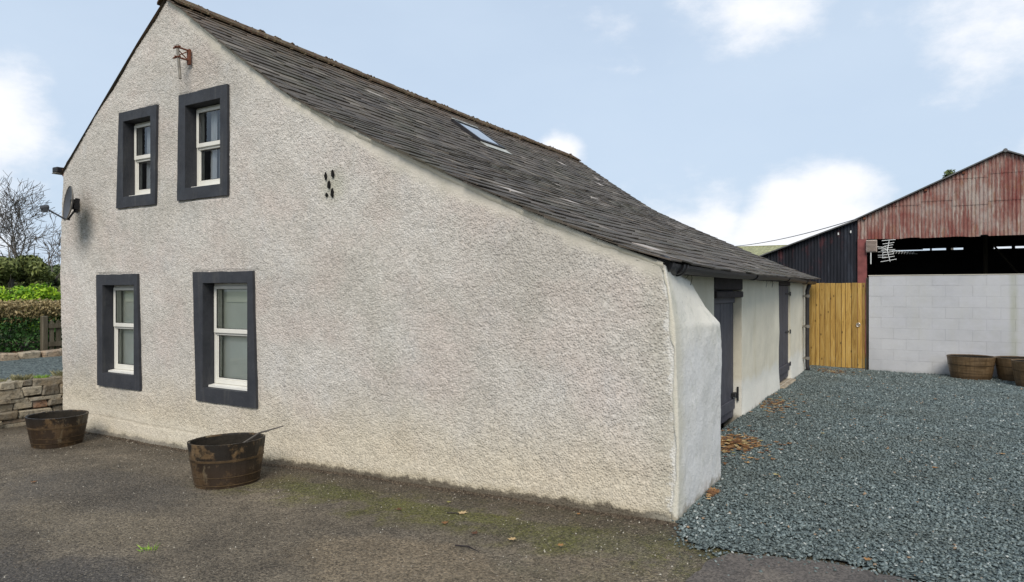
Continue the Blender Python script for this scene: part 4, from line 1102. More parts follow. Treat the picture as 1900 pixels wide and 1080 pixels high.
# ------------------------------------------------------------------ yard end: gate and block wall
def gate():
    t = thing('timber_gate', (-1.4, 15.85, 0), 'tall close-boarded orange timber gate between the cottage and block wall', 'gate')
    b = MB(); x = -2.05; xs = [.115, .095, .075, .105, .10, .10, .115, .075, .11, .12, .08, .06]
    for i, w in enumerate(xs):
        b.bevel_box((x + .001, 15.83 + (.006 if i % 2 else 0), .05), (x + w - .006, 15.852 + (.006 if i % 2 else 0), 1.815 + random.uniform(-.006, .006)), .004, random.uniform(.15, 1)); x += w
    p = part('boards', b, M['gate'], t)
    for z in (.25, .95, 1.6): r = MB(); r.box((-2.03, 15.862, z), (-.9, 15.90, z + .1), .5); part('rail', r, M['gate'], t)
    q = MB(); q.bevel_box((-.888, 15.80, -.05), (-.842, 15.88, 1.92), .006, .3); part('gate_post', q, M['oldwood'], t)
    l = MB(); c = (-1.03, 15.822, .95)
    l.tube([(c[0] + .035 * cos(2 * pi * k / 20), c[1] - .008, c[2] + .035 * sin(2 * pi * k / 20)) for k in range(21)], .006, 6); l.tube([(c[0], c[1] + .01, c[2]), (c[0], c[1] - .018, c[2])], .014, 10); l.lathe([(.001, 0), (.03, 0)], 16, (0, 0, 0)) if False else None
    part('ring_latch', l, M['steel'], t)
    g = MB(); g.box((-2.05, 15.80, -.03), (-.9, 15.86, .045)); part('gravel_board', g, simple('grey_board', (.16, .17, .17), .9, .3, 6, .4), t)
gate()

def blockwall():
    t = thing('block_wall', (.8, 15.7, 0), 'whitewashed concrete block wall closing the barn yard', 'wall')
    b = MB(); H = .2145; x_end = 6.0; joint = .0008
    b.box((-.826, 15.705, -.05), (x_end, 15.9, 1.94), .5)
    for r in range(10):
        z0 = -.17 + r * H; z1 = z0 + H
        if r == 9: z1 = 1.955
        x = -.83 - (.22 if r % 2 else 0)
        while x < x_end:
            xa = max(x, -.83); xb = min(x + .44, x_end)
            if xb - xa > .03: b.bevel_box((xa + joint / 2, 15.70 + random.uniform(-.003, .002), max(z0, -.05) + joint / 2), (xb - joint / 2, 15.72, z1 - joint / 2), .0016, random.random())
            x += .44
    part('blocks', b, M['block'], t)
    c = MB(); x = -.84
    while x < x_end: c.bevel_box((x, 15.69, 1.957), (min(x + 1.3, x_end) - .004, 15.91, 1.972 + random.uniform(-.003, .003)), .004, .3); x += 1.3
    part('coping', c, M['fillet'], t)
blockwall()

# ------------------------------------------------------------------ barn
def corr(mb, x0, x1, y, zb, zt, pitch=.0762, amp=.012, t=0.0, lap=None, wob=0.0):
    n = max(2, int((x1 - x0) / pitch * 6)); vs = []
    for k in range(n + 1):
        x = x0 + (x1 - x0) * k / n; yy = y + amp * sin(x / pitch * 2 * pi)
        vs += [(x, yy, zb(x) + wob * float(vn(x, 0, .5, 12))), (x, yy, zt(x))]
    mb.add(vs, [(2 * k, 2 * k + 2, 2 * k + 3, 2 * k + 1) for k in range(n)], t)
def barn():
    BY = 19.0; XL, XA, XR = -1.25, 1.73, 4.72; ZE, ZA = 3.42, 4.80; YB = 29
    t = thing('barn', (1.7, BY, 0), 'open-fronted barn with rusty red corrugated gable behind the block wall', 'barn')
    zt = lambda x: (ZE + (ZA - ZE) * (x - XL) / (XA - XL)) if x < XA else (ZA - (ZA - ZE) * (x - XA) / (XR - XA))
    b = MB(); x = XL; i = 0
    # overlapping sheets in two tiers
    while x < XR - .01:
        x1 = min(x + .66, XR); jitter = random.uniform(-.03, .03)
        hem = lambda xx, j=jitter: 2.925 + .02 * float(vn(xx, 5, .3, 13)) + (.035 if 1.27 < xx < 1.42 else 0) + j * .4
        mid = 3.72 + (i % 3) * .07
        y0 = BY - (.004 if i % 2 else 0)
        corr(b, x, x1 + .03, y0, hem, lambda xx: min(zt(xx), mid) if zt(xx) > 0 else 0, t=random.random())
        if max(zt(x), zt(x1)) > mid: corr(b, x, x1 + .03, y0 - .012, lambda xx: min(mid - .08, zt(xx)), lambda xx: min(zt(xx), mid + .62), t=random.random())
        if max(zt(x), zt(x1)) > mid + .55: corr(b, x, x1 + .03, y0 - .022, lambda xx: min(mid + .54, zt(xx)), zt, t=random.random())
        x = x1; i += 1
    part('gable_cladding', b, M['red'], t, fix=False)
    # lean-to, black tarred
    LX = -5.6; zl = lambda x: 3.42 + (x - XL) * (3.42 - 2.62) / (XL + 3.375)
    l = MB(); corr(l, LX, XL + .0, BY + .02, lambda x: 0 - .2, zl, pitch=.0762, amp=.012)
    l.add([(LX, BY + .02, -.2), (LX, YB, -.2), (LX, YB, zl(LX)), (LX, BY + .02, zl(LX))], [(0, 1, 2, 3)])
    part('lean_to_cladding', l, M['black_tin'], t, fix=False)
    for px_, pz_ in ((-1.70, 3.06), (-1.42, 3.10)): pl = MB(); pl.box((px_, BY - .02, pz_), (px_ + .03, BY + .0, pz_ + .06)); part('nail_plate', pl, M['alu'], t)
    # posts
    for nm, xp, w in (('post', -1.25, .20), ('post', XR - .2, .2)):
        p = MB(); p.box((xp, BY - .05, -.2), (xp + w, BY + .15, 2.93)); part('post', p, M['redpost'], t)
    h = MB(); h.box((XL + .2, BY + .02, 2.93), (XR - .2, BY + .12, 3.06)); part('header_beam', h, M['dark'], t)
    # roof sheets, slightly over the gable
    r = MB(); th = .03
    def slope(xa, za, xb, zb):
        r.add([(xa, BY - .12, za), (xb, BY - .12, zb), (xb, YB + .1, zb), (xa, YB + .1, za), (xa, BY - .12, za + th), (xb, BY - .12, zb + th), (xb, YB + .1, zb + th), (xa, YB + .1, za + th)],
              [(3, 2, 1, 0), (4, 5, 6, 7), (0, 1, 5, 4), (1, 2, 6, 5), (2, 3, 7, 6), (3, 0, 4, 7)])
    slope(XL - .05, zt(XL) - .01, XA, ZA + .012); slope(XA, ZA + .012, XR + .15, ZE - .05)
    slope(LX - .1, zl(LX) + .0, XL - .0, zl(XL) - .012)
    part('roof', r, M['roof_tin'], t)
    c = MB(); c.tube([(XA, BY - .13, ZA + .02), (XA, YB, ZA + .02)], .045, 8); part('ridge_cap', c, M['roof_tin'], t)
    # purlin ends
    for xx in (-1.1, .2, .95, 2.6, 3.6): p = MB(); p.box((xx - .03, BY - .06, zt(xx) - .07), (xx + .03, BY + .05, zt(xx) - .015)); part('purlin', p, M['rust'], t)
    # inside: side walls, back wall with daylight gaps under the eaves
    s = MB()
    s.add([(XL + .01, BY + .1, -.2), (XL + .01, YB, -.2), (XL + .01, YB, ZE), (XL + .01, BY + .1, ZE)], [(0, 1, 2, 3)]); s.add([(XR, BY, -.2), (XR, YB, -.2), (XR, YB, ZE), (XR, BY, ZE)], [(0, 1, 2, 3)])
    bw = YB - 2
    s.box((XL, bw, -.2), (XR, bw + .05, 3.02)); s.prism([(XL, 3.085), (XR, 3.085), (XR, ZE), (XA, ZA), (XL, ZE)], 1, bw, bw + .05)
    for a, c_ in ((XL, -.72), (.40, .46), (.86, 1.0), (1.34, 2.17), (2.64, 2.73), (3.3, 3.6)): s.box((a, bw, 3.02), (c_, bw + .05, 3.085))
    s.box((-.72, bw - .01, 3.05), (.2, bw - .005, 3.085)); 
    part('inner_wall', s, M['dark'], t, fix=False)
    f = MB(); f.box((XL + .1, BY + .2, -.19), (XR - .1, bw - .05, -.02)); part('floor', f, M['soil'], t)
    d = MB(); d.tube([(1.9, 24, 3.0), (2.6, 24, 2.0)], .03, 6); d.tube([(XA, 24, 1.9), (XA, 24, 4.7)], .06, 6); part('brace', d, M['oldwood'], t)
barn()

def aerial():
    t = thing('tv_aerial', (-.56, 18.85, 2.4), 'white multi-rod television aerial hanging in the barn opening', 'aerial')
    b = MB(); b.tube([(-.56, 18.86, 2.88), (-.60, 18.80, 2.62), (-.54, 18.82, 2.36)], .010, 6); b.tube([(-.84, 18.9, 2.74), (-.70, 18.85, 2.70), (-.60, 18.80, 2.63)], .010, 6); b.tube([(-.69, 18.85, 2.72), (-.70, 18.85, 2.46)], .008, 6)
    part('boom', b, M['alu'], t)
    r = MB(); k = [(2.875, .145, .00), (2.80, .12, .005), (2.745, .10, .01), (2.69, .09, 0), (2.64, .15, -.005), (2.585, .11, 0), (2.53, .12, .003), (2.465, .13, .01), (2.385, .17, .02)]
    for z, w, dz in k:
        cx = -.565 - .02 * (1 - abs(z - 2.62) * 3); r.tube([(cx - w, 18.80, z - dz - .008), (cx + w, 18.83, z + dz + .012)], .008, 5)
    for z in (2.72, 2.68, 2.60, 2.52, 2.47): r.tube([(-.80, 18.86, z), (-.62, 18.84, z + .004)], .006, 5)
    part('rods', r, M['alu'], t)
    # second boom running back
    s = MB(); s.tube([(-.55, 18.82, 2.62), (-.30, 19.3, 2.62), (.02, 19.9, 2.58)], .008, 5)
    for i in range(8): f = i / 8; s.tube([(-.48 + .45 * f, 18.95 + .8 * f, 2.56), (-.44 + .45 * f, 18.95 + .8 * f, 2.64)], .006, 4)
    part('director', s, M['alu'], t)
aerial()
def louvre():
    t = thing('louvred_panel', (-.94, 18.86, 2.6), 'small pale louvred box hanging under the red gable beside the post', 'vent box')
    b = MB(); b.bevel_box((-1.06, 18.86, 2.60), (-.82, 18.93, 2.90), .006); part('box', b, M['louvre'], t)
    l = MB()
    for i in range(9): z = 2.615 + i * .031; l.add([(-1.05, 18.855, z), (-.83, 18.855, z), (-.83, 18.835, z + .012), (-1.05, 18.835, z + .012), (-1.05, 18.858, z + .02), (-.83, 18.858, z + .02)], [(0, 1, 2, 3), (3, 2, 5, 4)])
    part('louvres', l, M['louvre'], t, fix=False)
    r = MB(); r.tube([(-.955, 18.88, 2.60), (-.955, 18.88, 2.31)], .014, 6); part('rod', r, M['alu'], t)
louvre()

# wire from the barn eave to beyond the cottage
b = MB(); A = Vector((-1.28, 18.95, 3.44)); B = Vector((-9.9, 33.0, 3.9))
b.tube([A.lerp(B, s) + Vector((0, 0, -.35 * 4 * s * (1 - s))) for s in np.linspace(0, 1, 24)], .012, 5)
o = part('overhead_cable', b, M['cable']); tag(o, 'thin overhead cable running from the barn eave over the cottage', 'cable')

def farshed():
    t = thing('shed', (-7, 36, 0), 'distant shed with pale mossy sheet roof beyond the cottage', 'shed')
    b = MB(); b.box((-9.5, 35.5, 0), (-6.0, 40, 3.3)); part('wall', b, M['roof_tin'], t)
    r = MB(); vs = []; n = 60
    for k in range(n + 1):
        x = -9.7 + 3.9 * k / n; d = .02 * sin(k * 2.2); vs += [(x, 35.2, 3.28 + d), (x, 38, 4.02 + d)]
    r.add(vs, [(2 * k, 2 * k + 2, 2 * k + 3, 2 * k + 1) for k in range(n)]); r.box((-9.7, 37.95, 3.98), (-5.8, 38.1, 4.06)); part('roof', r, M['moss_roof'], t, fix=False)
farshed()

# ------------------------------------------------------------------ left side: retaining wall, drive, hedge, trees
def rock(mb, c, s, rnd, t):
    """irregular flattish stone with worn corners, c centre, s half sizes"""
    m0 = MB(); r = min(s) * rnd.uniform(.18, .38); m0.bevel_box((-s[0], -s[1], -s[2]), s, r)
    sh = rnd.uniform(-.2, .2); tp = rnd.uniform(-.12, .12)
    v = [(x + rnd.uniform(-.006, .006), y * (1 + tp * z / s[2]) + sh * z, z * (1 + .12 * sin(y * 9 + sh * 30)) + rnd.uniform(-.004, .004)) for x, y, z in m0.v]
    mb.add([(c[0] + a, c[1] + b_, c[2] + d) for a, b_, d in v], m0.f, t)
def stonewall():
    rnd = random.Random(12)
    b = MB(); z = -.22
    while z < .44:
        h = rnd.choice((.05, .075, .11, .14)) * rnd.uniform(.9, 1.1); y = .8 + rnd.uniform(-.2, 0)
        if z + h > .40: h = .46 - z
        while y < 8.0:
            w = rnd.uniform(.10, .52); zz = z + h / 2 + rnd.uniform(-.008, .008)
            hh = h / 2 * rnd.uniform(.88, 1.03)
            rock(b, (-10.42 + rnd.uniform(-.035, .035), y + w / 2, zz + .02 * float(vn(y, 0, .8, 4))), (.16, w / 2 * .98, hh), rnd, rnd.random() * .9 + (.1 if rnd.random() < .15 else 0)); y += w
        z += h
    t = thing('stone_wall', (-10.4, 4.4, -.2), 'low dry-stone retaining wall at the left of the cottage', 'wall')
    part('stonework', b, M['stone'], t)
    c = MB(); c.box((-10.55, .8, -.25), (-10.38, 8.0, .36)); part('core', c, M['soil'], t)
stonewall()
sheet('gravel_drive', -13.1, -10.50, -6, 16, .1, lambda X, Y: .445 + .022 * np.clip((-10.5 - X) , 0, 2.6) + .008 * vn(X, Y, .5, 9), M['gravel'])
sheet('planted_bank', -15.2, -13.15, -6, 16, .1, lambda X, Y: .485 + .10 * np.clip((-13.15 - X), 0, 1.5) + .03 * vn(X, Y, .5, 19) + .015 * vn(X, Y, .15, 20), M['bank'])

def edging():
    rnd = random.Random(8); pos = [(-13.10, 5.20, .19), (-13.05, 5.52, .14), (-13.12, 5.85, .17), (-13.08, 6.20, .17), (-13.12, 6.55, .18), (-13.1, 6.92, .17)]
    lab = ['dull edging stone at the left end of the row along the drive', 'small dark edging stone left of the two pale ones', 'pale square edging stone below the hedge', 'large yellowish edging stone right of the pale square one', 'brown edging stone just left of the picket gate', 'grey edging stone in front of the picket gate']
    for (x, y, w), l in zip(pos, lab):
        b = MB(); rock(b, (0, 0, .05), (.11, w * .95, .085), rnd, rnd.uniform(.3, .9)); o = part('edging_stone', b, M['stone'], local=True); o.location = (x, y, .48); tag(o, l, 'stone', 'edging stones along the drive')
edging()

def leafcloud(n, blobs, size, rng, flat=.0, shape='quad'):
    """small leaf clumps through ellipsoids; blobs: (cx,cy,cz,rx,ry,rz)"""
    bl = np.array(blobs, float); vol = np.prod(bl[:, 3:], 1) ** .67; pick = rng.choice(len(bl), n, p=vol / vol.sum())
    d = rng.normal(size=(n, 3)); d /= np.linalg.norm(d, axis=1)[:, None]; r = rng.random(n) ** .33; r = np.where(rng.random(n) < .65, .78 + .3 * rng.random(n), r)
    P = bl[pick, :3] + d * r[:, None] * bl[pick, 3:]
    nr = rng.normal(size=(n, 3)) + d * .7; nr /= np.linalg.norm(nr, axis=1)[:, None]
    u = np.cross(nr, rng.normal(size=(n, 3))); u /= np.linalg.norm(u, axis=1)[:, None]; v = np.cross(nr, u)
    s = size * rng.uniform(.5, 1.3, n)[:, None]
    V = np.stack([P - u * s, P - v * s * .45 + nr * s * .2, P + u * s, P + v * s * .45 + nr * s * .2], 1)
    cl = vn(P[:, 0] * 1.3 + P[:, 1], P[:, 2] * 1.5, .45 * max(1, size * 12), 99)
    t = np.clip(.45 + .25 * cl + rng.normal(0, .18, n), 0, 1)
    return V.reshape(-1, 3), np.arange(4 * n).reshape(-1, 4), t, P
def foliage(name, n, blobs, size, mat, parent, seed):
    rng = np.random.default_rng(seed); V, F, t, P = leafcloud(n, blobs, size, rng)
    return link(name, raw_mesh(name, V, F, t), mat, parent)

def hedge():
    t = thing('hedge', (-14.2, 6, .55), 'clipped hedge with dry brown top and dark green base behind the drive', 'hedge')
    rng = np.random.default_rng(3)
    def slabfol(name, n, y0, y1, z0, z1, x0, x1, size, mat):
        P = np.stack([rng.uniform(x0, x1, n), rng.uniform(y0, y1, n), rng.uniform(z0, z1, n)], -1)
        face = rng.random(n); P[:, 0] = np.where(face < .55, x1 + rng.normal(0, .05, n) + .06 * vn(P[:, 1], P[:, 2], .3, 7), P[:, 0])
        P[:, 2] = np.where((face > .55) & (face < .85), z1 + rng.normal(0, .025, n), P[:, 2])
        d = rng.normal(size=(n, 3)); d /= np.linalg.norm(d, axis=1)[:, None]; u = np.cross(d, rng.normal(size=(n, 3))); u /= np.linalg.norm(u, axis=1)[:, None]; v = np.cross(d, u)
        s = size * rng.uniform(.5, 1.3, n)[:, None]
        V = np.stack([P - u * s, P - v * s * .4, P + u * s, P + v * s * .4], 1).reshape(-1, 3)
        tt = np.clip(.5 + .3 * vn(P[:, 1], P[:, 2], .18, 5) + rng.normal(0, .2, n), 0, 1)
        link(name, raw_mesh(name, V, np.arange(4 * n).reshape(-1, 4), tt), mat, t)
    slabfol('dry_top', 26000, 1.5, 7.15, 1.10, 1.42, -14.7, -13.85, .035, M['hedge_dry'])
    slabfol('green_end', 5000, 6.9, 9.5, .95, 1.42, -14.7, -13.85, .035, M['ever'])
    slabfol('green_base', 26000, 1.5, 9.5, .58, 1.18, -14.7, -13.80, .038, M['hedge_leaf'])
    s = MB(); r = random.Random(2)
    for i in range(26):
        y = 1.6 + i * .3 + r.uniform(-.1, .1); s.tube([(-13.85 + r.uniform(-.1, .05), y, .5), (-13.9, y + r.uniform(-.1, .1), .8), (-13.95, y + r.uniform(-.15, .15), 1.2)], [.016, .012, .007], 5)
    part('stem', s, M['bark'], t)
hedge()

def picket():
    t = thing('picket_gate', (-13.5, 6.75, .5), 'old weathered wooden picket gate at the hedge beside the cottage corner', 'gate')
    p = MB(); p.bevel_box((-13.56, 6.24, .42), (-13.46, 6.33, 1.20), .01, .5); part('gate_post', p, M['oldwood'], t)
    k = MB()
    for i in range(7): y = 6.37 + i * .115; k.prism([(y, .56), (y + .075, .56), (y + .075, 1.08), (y + .0375, 1.13), (y, 1.08)], 0, -13.52, -13.50, random.random())
    part('picket', k, M['oldwood'], t)
    for z in (.65, .98): r = MB(); r.box((-13.50, 6.34, z), (-13.47, 7.30, z + .08), .4); part('rail', r, M['oldwood'], t)
picket()

def at(px, py, d):
    r = (px - 950) / 1267; return Vector((d * (r * cos(TH) - sin(TH)), d * (r * sin(TH) + cos(TH)), 1.65 + d * (540 - py) / 1267))
for i, (x, y, zt, rr, lab) in enumerate(((-18.5, 7.45, 1.70, .62, 'lime-green shrub at the left picture edge behind the hedge'), (-17.9, 8.35, 1.78, .62, 'bright lime-green shrub in the middle behind the hedge'))):
    t = thing('lime_shrub', (x, y, .5), lab, 'shrub', 'lime-green shrubs behind the hedge')
    bl = [(x, y, 1.15, rr, rr, .45)] + [(x + random.uniform(-.5, .5), y + random.uniform(-.5, .5), 1.35 + random.uniform(-.1, .1), .25, .25, zt - 1.38) for _ in range(7)]
    foliage('foliage', 5200, bl, .05, M['lime'], t, 40 + i)
    s = MB(); [s.tube([(x, y, .5), (x + random.uniform(-.3, .3), y + random.uniform(-.3, .3), 1.3)], [.02, .008], 5) for _ in range(6)]; part('stem', s, M['bark'], t)

def leafy(kind, x, y, h, w, label, n, mat, seed, group, size=.09):
    rnd = random.Random(seed); t = thing(kind, (x, y, .7), label, 'tree', group)
    bl = []
    for _ in range(34):
        a = rnd.random() * 6.28; rr = w * rnd.random() ** .5 * .95; z = .55 + (h - 1.0) * rnd.random() ** .8 * (1 - .35 * (rr / w) ** 2)
        s = w * rnd.uniform(.14, .34); bl.append((x + rr * cos(a), y + rr * sin(a), z + .2, s, s, s * rnd.uniform(.5, .8)))
    foliage('crown', n, bl, size, mat, t, seed)
    s = MB(); s.tube([(x, y, .4), (x + .1, y, h * .5), (x, y + .1, h * .85)], [.13, .09, .03], 7)
    for _ in range(22):
        z = rnd.uniform(.8, h * .9); a = rnd.random() * 6.28; s.tube([(x, y, z), (x + cos(a) * w * .7, y + sin(a) * w * .7, z + rnd.uniform(.2, .9))], [.03, .008], 5)
    part('trunk', s, M['bark'], t); return t
ge = 'evergreens behind the hedge'
for px, dd, h, w, lab, mt in ((-35, 25, 3.3, 1.7, 'broad olive-green evergreen at the left picture edge', 'ever'), (18, 23, 3.15, 1.2, 'rounded olive-green evergreen under the bare tree trunk', 'ever'),
                              (62, 27, 2.95, 1.2, 'lower evergreen right of the bare tree trunk', 'ever2'), (98, 24, 2.55, 1.0, 'dark low evergreen nearest the cottage corner', 'ever2'), (150, 26, 2.8, 1.4, 'dark evergreen mostly hidden behind the cottage corner', 'ever2')):
    p = at(px, 540, dd); leafy('evergreen_tree', p.x, p.y, h, w, lab, 17000, M[mt], int(px + 90), ge, .075)
for px, dd, w, h in ((40, 17.5, .9, 1.75), (100, 17, .9, 1.9)):
    pass
t = None
p = at(108, 540, 18); t = thing('bramble', (p.x, p.y, .6), 'tangled low bramble scrub between lime shrub and cottage', 'shrub')
foliage('foliage', 5000, [(p.x, p.y, 1.2, .9, .9, .55), (p.x - .7, p.y - .6, 1.1, .7, .7, .5)], .05, M['ever'], t, 77)
s = MB(); rb_ = random.Random(6)
for _ in range(40): a = Vector((p.x + rb_.uniform(-.9, .9), p.y + rb_.uniform(-.9, .9), .6)); s.tube([a, a + Vector((rb_.uniform(-.4, .4), rb_.uniform(-.4, .4), .9)), a + Vector((rb_.uniform(-.9, .9), rb_.uniform(-.9, .9), 1.1))], [.012, .009, .004], 4)
part('stem', s, M['oldwood'], t)

def bare_tree(base, H, spread, seed, label, trunk_r, lean=0, levels=7):
    rnd = random.Random(seed); t = thing('bare_tree', tuple(base), label, 'tree', 'leafless trees beyond the evergreens')
    tr, br = MB(), MB()
    def grow(p, d, L, r, lv):
        n = 3; pts = [p]; rad = [r]; q = p.copy(); dd = d.copy()
        for i in range(n):
            dd = (dd + Vector((rnd.gauss(0, .13), rnd.gauss(0, .13), rnd.gauss(.04, .09)))).normalized(); q = q + dd * (L / n); pts.append(q.copy()); rad.append(r * (1 - .38 * (i + 1) / n))
        (tr if lv < 2 else br).tube(pts, rad, 7 if lv < 2 else (4 if lv < 4 else 3), cap=False)
        if lv >= levels: return
        kids = rnd.choice((2, 3)) if lv < 2 else rnd.choice((2, 2, 3))
        for k in range(kids):
            a = rnd.random() * 2 * pi; ang = rnd.uniform(.25, .75) * spread
            ax = dd.orthogonal().normalized(); ax = Matrix.Rotation(a, 3, dd) @ ax
            nd = (Matrix.Rotation(ang, 3, ax) @ dd).normalized(); nd.z = max(nd.z, -.1)
            s_ = rnd.uniform(.66, .9); st = pts[-1] if k < 2 else pts[-2]
            grow(st, nd, L * s_, max(.017, rad[-1] * rnd.uniform(.66, .9)), lv + 1)
        if lv >= 1 and lv < levels:
            for _ in range(2):
                st = pts[rnd.choice((1, 2))]; ax = Matrix.Rotation(rnd.random() * 6.28, 3, dd) @ dd.orthogonal().normalized(); nd = (Matrix.Rotation(rnd.uniform(.6, 1.1), 3, ax) @ dd).normalized()
                if lv + 2 <= levels: grow(st, nd, L * .6, max(.02, rad[-1] * .45), lv + 2)
    grow(Vector(base), Vector((lean, lean * .5, 1)).normalized(), H * .27, trunk_r, 0)
    part('trunk', tr, M['bark'], t, fix=False); part('branches', br, M['twig'], t, fix=False)
p = at(33, 540, 50); bare_tree((p.x, p.y, .5), 9.6, 1.05, 21, 'tall bare tree with spreading crown at far left', .25, 0, 7)
p = at(120, 540, 42); bare_tree((p.x, p.y, .5), 6.2, 1.15, 5, 'lower spreading bare tree partly hidden by the cottage', .17, -.2, 6)
p = at(-70, 540, 52); bare_tree((p.x, p.y, .5), 8.0, .95, 9, 'bare tree whose twigs enter at the left edge', .24, 0, 6)

t = thing('conifer', (1.95, 53.5, 0), 'dark tree tip just showing above the barn roof', 'tree')
foliage('crown', 5000, [(1.95, 53.5, 3.5 + i * .75, 1.9 - i * .22, 1.9 - i * .22, .6) for i in range(3, 8)] + [(1.9, 53.5, 9.3, .35, .35, .35)], .12, M['ever2'], t, 9)
b = MB(); b.tube([(1.95, 53.5, -.2), (1.95, 53.5, 9.2)], [.3, .04], 8); part('trunk', b, M['bark'], t)

# far tree line so that the horizon is closed off from other viewpoints
def treeline():
    rng = np.random.default_rng(20); bl = []
    for a in np.linspace(-120, 60, 70):
        x = 120 * math.sin(radians(a)); y = 120 * math.cos(radians(a)); h = rng.uniform(1.0, 2.2); bl.append((x, y, h * .6, 4, 4, h))
    o = foliage('distant_woodland', 26000, bl, .7, M['ever2'], None, 21); tag(o, 'low distant woodland along the horizon', 'woodland', kind='stuff')
treeline()

# ------------------------------------------------------------------ small plants, leaves
def tuft(name, x, y, z, n, h, mat, label, cat, seed, w=.05, spread=.6):
    rnd = random.Random(seed); b = MB()
    for _ in range(n):
        a = rnd.random() * 6.28; r = w * rnd.random(); px_, py_ = r * cos(a), r * sin(a); hh = h * rnd.uniform(.5, 1.1); o_ = hh * spread * rnd.random(); wd = .0035
        ca, sa = cos(a), sin(a)
        b.add([(px_ - sa * wd, py_ + ca * wd, 0), (px_ + sa * wd, py_ - ca * wd, 0), (px_ + ca * o_ * .4 + sa * wd * .7, py_ + sa * o_ * .4, hh * .6), (px_ + ca * o_, py_ + sa * o_, hh * .95)], [(0, 1, 2), (0, 2, 3)], rnd.random())
    o = part(name, b, mat, local=True, fix=False); o.location = (x, y, z); tag(o, label, cat); return o
tuft('weed', -4.40, 2.69, -.085, 26, .05, M['grass'], 'small bright green weed growing from the tarmac in the foreground', 'weed', 1, .05, 1.3)
tuft('grass_tuft', -10.42, 4.58, .42, 420, .11, M['drygrass'], 'straw-coloured grass tuft on top of the stone wall', 'grass', 2, .10, .7)
tuft('grass_tuft', -10.42, 4.82, .42, 200, .08, M['grass'], 'green tuft on the stone wall beside the straw-coloured one', 'grass', 3, .07, .7)
tuft('grass_tuft', -10.45, 5.15, .42, 300, .12, M['drygrass'], 'wispy grey-green tuft on the wall nearest the cottage corner', 'grass', 4, .14, .9)
tuft('grass_tuft', -10.44, 4.30, .42, 160, .09, M['drygrass'], 'thin dry tuft on the wall at the picture\'s left edge', 'grass', 5, .09, .7)

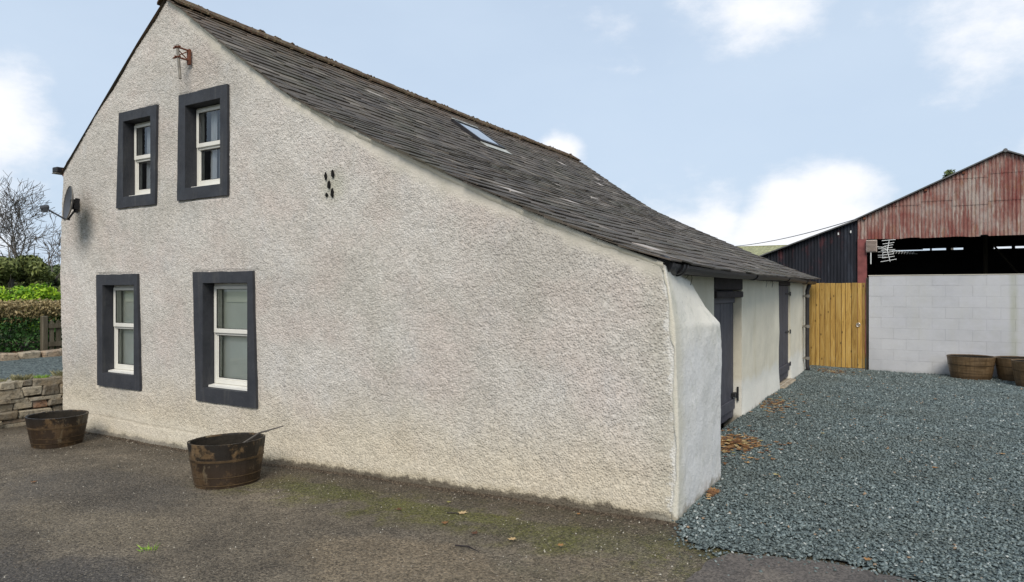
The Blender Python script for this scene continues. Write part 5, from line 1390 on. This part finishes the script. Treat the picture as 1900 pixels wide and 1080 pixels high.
LEAF = [(0, -1), (.25, -.5), (.9, -.55), (.55, -.1), (1, .35), (.45, .35), (.2, 1.0), (-.15, .45), (-.7, .65), (-.5, .1), (-1, -.2), (-.4, -.4)]
def leafverts(rnd, s):
    a = rnd.random() * 6.28; cu = rnd.uniform(.15, .6); fold = rnd.uniform(-.3, .6); vs = [(0, 0, s * .18)]
    for u, v in LEAF:
        k = rnd.uniform(.85, 1.15); u, v = u * k, v * k
        z = cu * (u * u + v * v) * .35 + fold * abs(u) * .35
        x = u * .85; vs.append(((x * cos(a) - v * sin(a)) * s, (x * sin(a) + v * cos(a)) * s, z * s + .004))
    n = len(LEAF); return vs, [(0, i + 1, (i + 1) % n + 1) for i in range(n)]
def leaves():
    rnd = random.Random(31)
    T = [(-2.945, 4.241, .046, .88, 'large pale tan leaf on mossy tarmac below the middle of the gable'), (-2.325, 3.928, .036, .85, 'yellow-tan leaf on the tarmac right of the leaf cluster'),
         (-3.433, 4.087, .030, .10, 'dark brown leaf on the tarmac, leftmost of the cluster below the gable'), (-1.981, 3.963, .028, .62, 'orange leaf on the tarmac nearest the buttress end'),
         (-7.091, 3.209, .034, .35, 'lone brown leaf on the tarmac in front of the left tub'), (-2.923, 3.986, .034, .42, 'rust-brown leaf just in front of the large pale tan leaf'),
         (-2.616, 3.910, .034, .05, 'dark red-brown leaf between the rust-brown and yellow-tan leaves'), (-3.20, 4.42, .026, .98, 'small olive leaf close to the foot of the gable'),
         (-2.15, 4.60, .022, .6, 'tiny orange leaf right against the foot of the gable near the corner')]
    G = [(.147, 7.296, .036, .55, 'orange leaf alone in the middle of the gravel yard'), (.733, 8.27, .034, .7, 'tan leaf on the gravel at the right picture edge'),
         (-.251, 4.615, .034, .6, 'orange leaf on the gravel near the bottom edge by the dark tarmac'), (-1.30, 6.75, .036, .4, 'brown leaf on the gravel just in front of the leaf drift'),
         (-1.18, 9.4, .036, .5, 'leaf on the gravel opposite the cream wall between the doors'), (-.9, 8.35, .034, .95, 'olive leaf on the gravel right of the leaf drift'),
         (-.35, 10.1, .036, .02, 'dark brown leaf on the gravel in mid-yard'), (-1.15, 11.4, .038, .5, 'brown leaf on the gravel near the second dark door'),
         (-1.05, 6.3, .034, .96, 'greenish leaf on the gravel beside the buttress'), (.25, 11.9, .034, .45, 'small leaf on the far gravel before the block wall'), (-.7, 12.9, .036, .3, 'brown leaf on the gravel in front of the timber gate')]
    for pts, grp, gf in ((T, 'fallen leaves on the tarmac', lambda x, y: float(gz(x, y)) + .008), (G, 'fallen leaves on the gravel', lambda x, y: float(gravz(np.array(x), np.array(y))) + .02)):
        for x, y, sz_, tn, lab in pts:
            b = MB(); vs, fs = leafverts(rnd, sz_); b.add(vs, fs, tn)
            o = part('fallen_leaf', b, M['leaf_dry'], local=True, fix=False); o.location = (x, y, gf(x, y)); tag(o, lab, 'leaf', grp)
    for pts, lab in ((((-2.60, 3.66), (-2.51, 3.68), (-2.39, 3.63)), 'thin dark twig lying on the foreground tarmac below the leaves'), (((-3.05, 4.19), (-2.99, 4.22), (-2.95, 4.20)), 'short dark twig beside the large pale tan leaf')):
        b = MB(); b.tube([(x, y, float(gz(x, y)) + .010) for x, y in pts], [.005, .005, .002], 5); o = part('twig', b, M['lintel']); tag(o, lab, 'twig', 'twigs on the tarmac')
    def pile(cx, cy, rx, ry, n, seed, lab, h=.03):
        r = random.Random(seed); b = MB()
        for _ in range(n):
            a = r.random() * 6.28; q = r.random() ** .8 * (2.0 if r.random() < .25 else .9); x = cx + rx * q * cos(a); y = cy + ry * q * sin(a)
            if x < SX + .03: x = SX + .03 + r.random() * .1
            if y < 6.15 and x < -1.42: x = -1.42 + r.random() * .05
            vs, fs = leafverts(r, r.uniform(.022, .042)); z = float(gravz(np.array(x), np.array(y))) + .012 + h * max(0, 1 - q) * r.random()
            b.add([(v[0] + x, v[1] + y, v[2] + z) for v in vs], fs, min(1, r.betavariate(1.3, 1.3)))
        o = part('leaf_pile', b, M['leaf_dry'], fix=False); tag(o, lab, 'leaves', kind='stuff')
    pile(-1.66, 7.35, .30, .50, 340, 1, 'drift of brown autumn leaves on the gravel by the first dark door')
    pile(-1.68, 10.15, .22, .8, 110, 2, 'thin drift of leaves along the wall between the two doors', .01)
    pile(-1.42, 5.5, .07, .12, 26, 3, 'few brown leaves against the foot of the buttress', .01)
    pile(-1.45, 14.9, .35, .45, 90, 4, 'scattered leaves in the corner by the timber gate', .005)
leaves()

S.render.resolution_x = 1024; S.render.resolution_y = 582
S.render.engine = 'CYCLES'
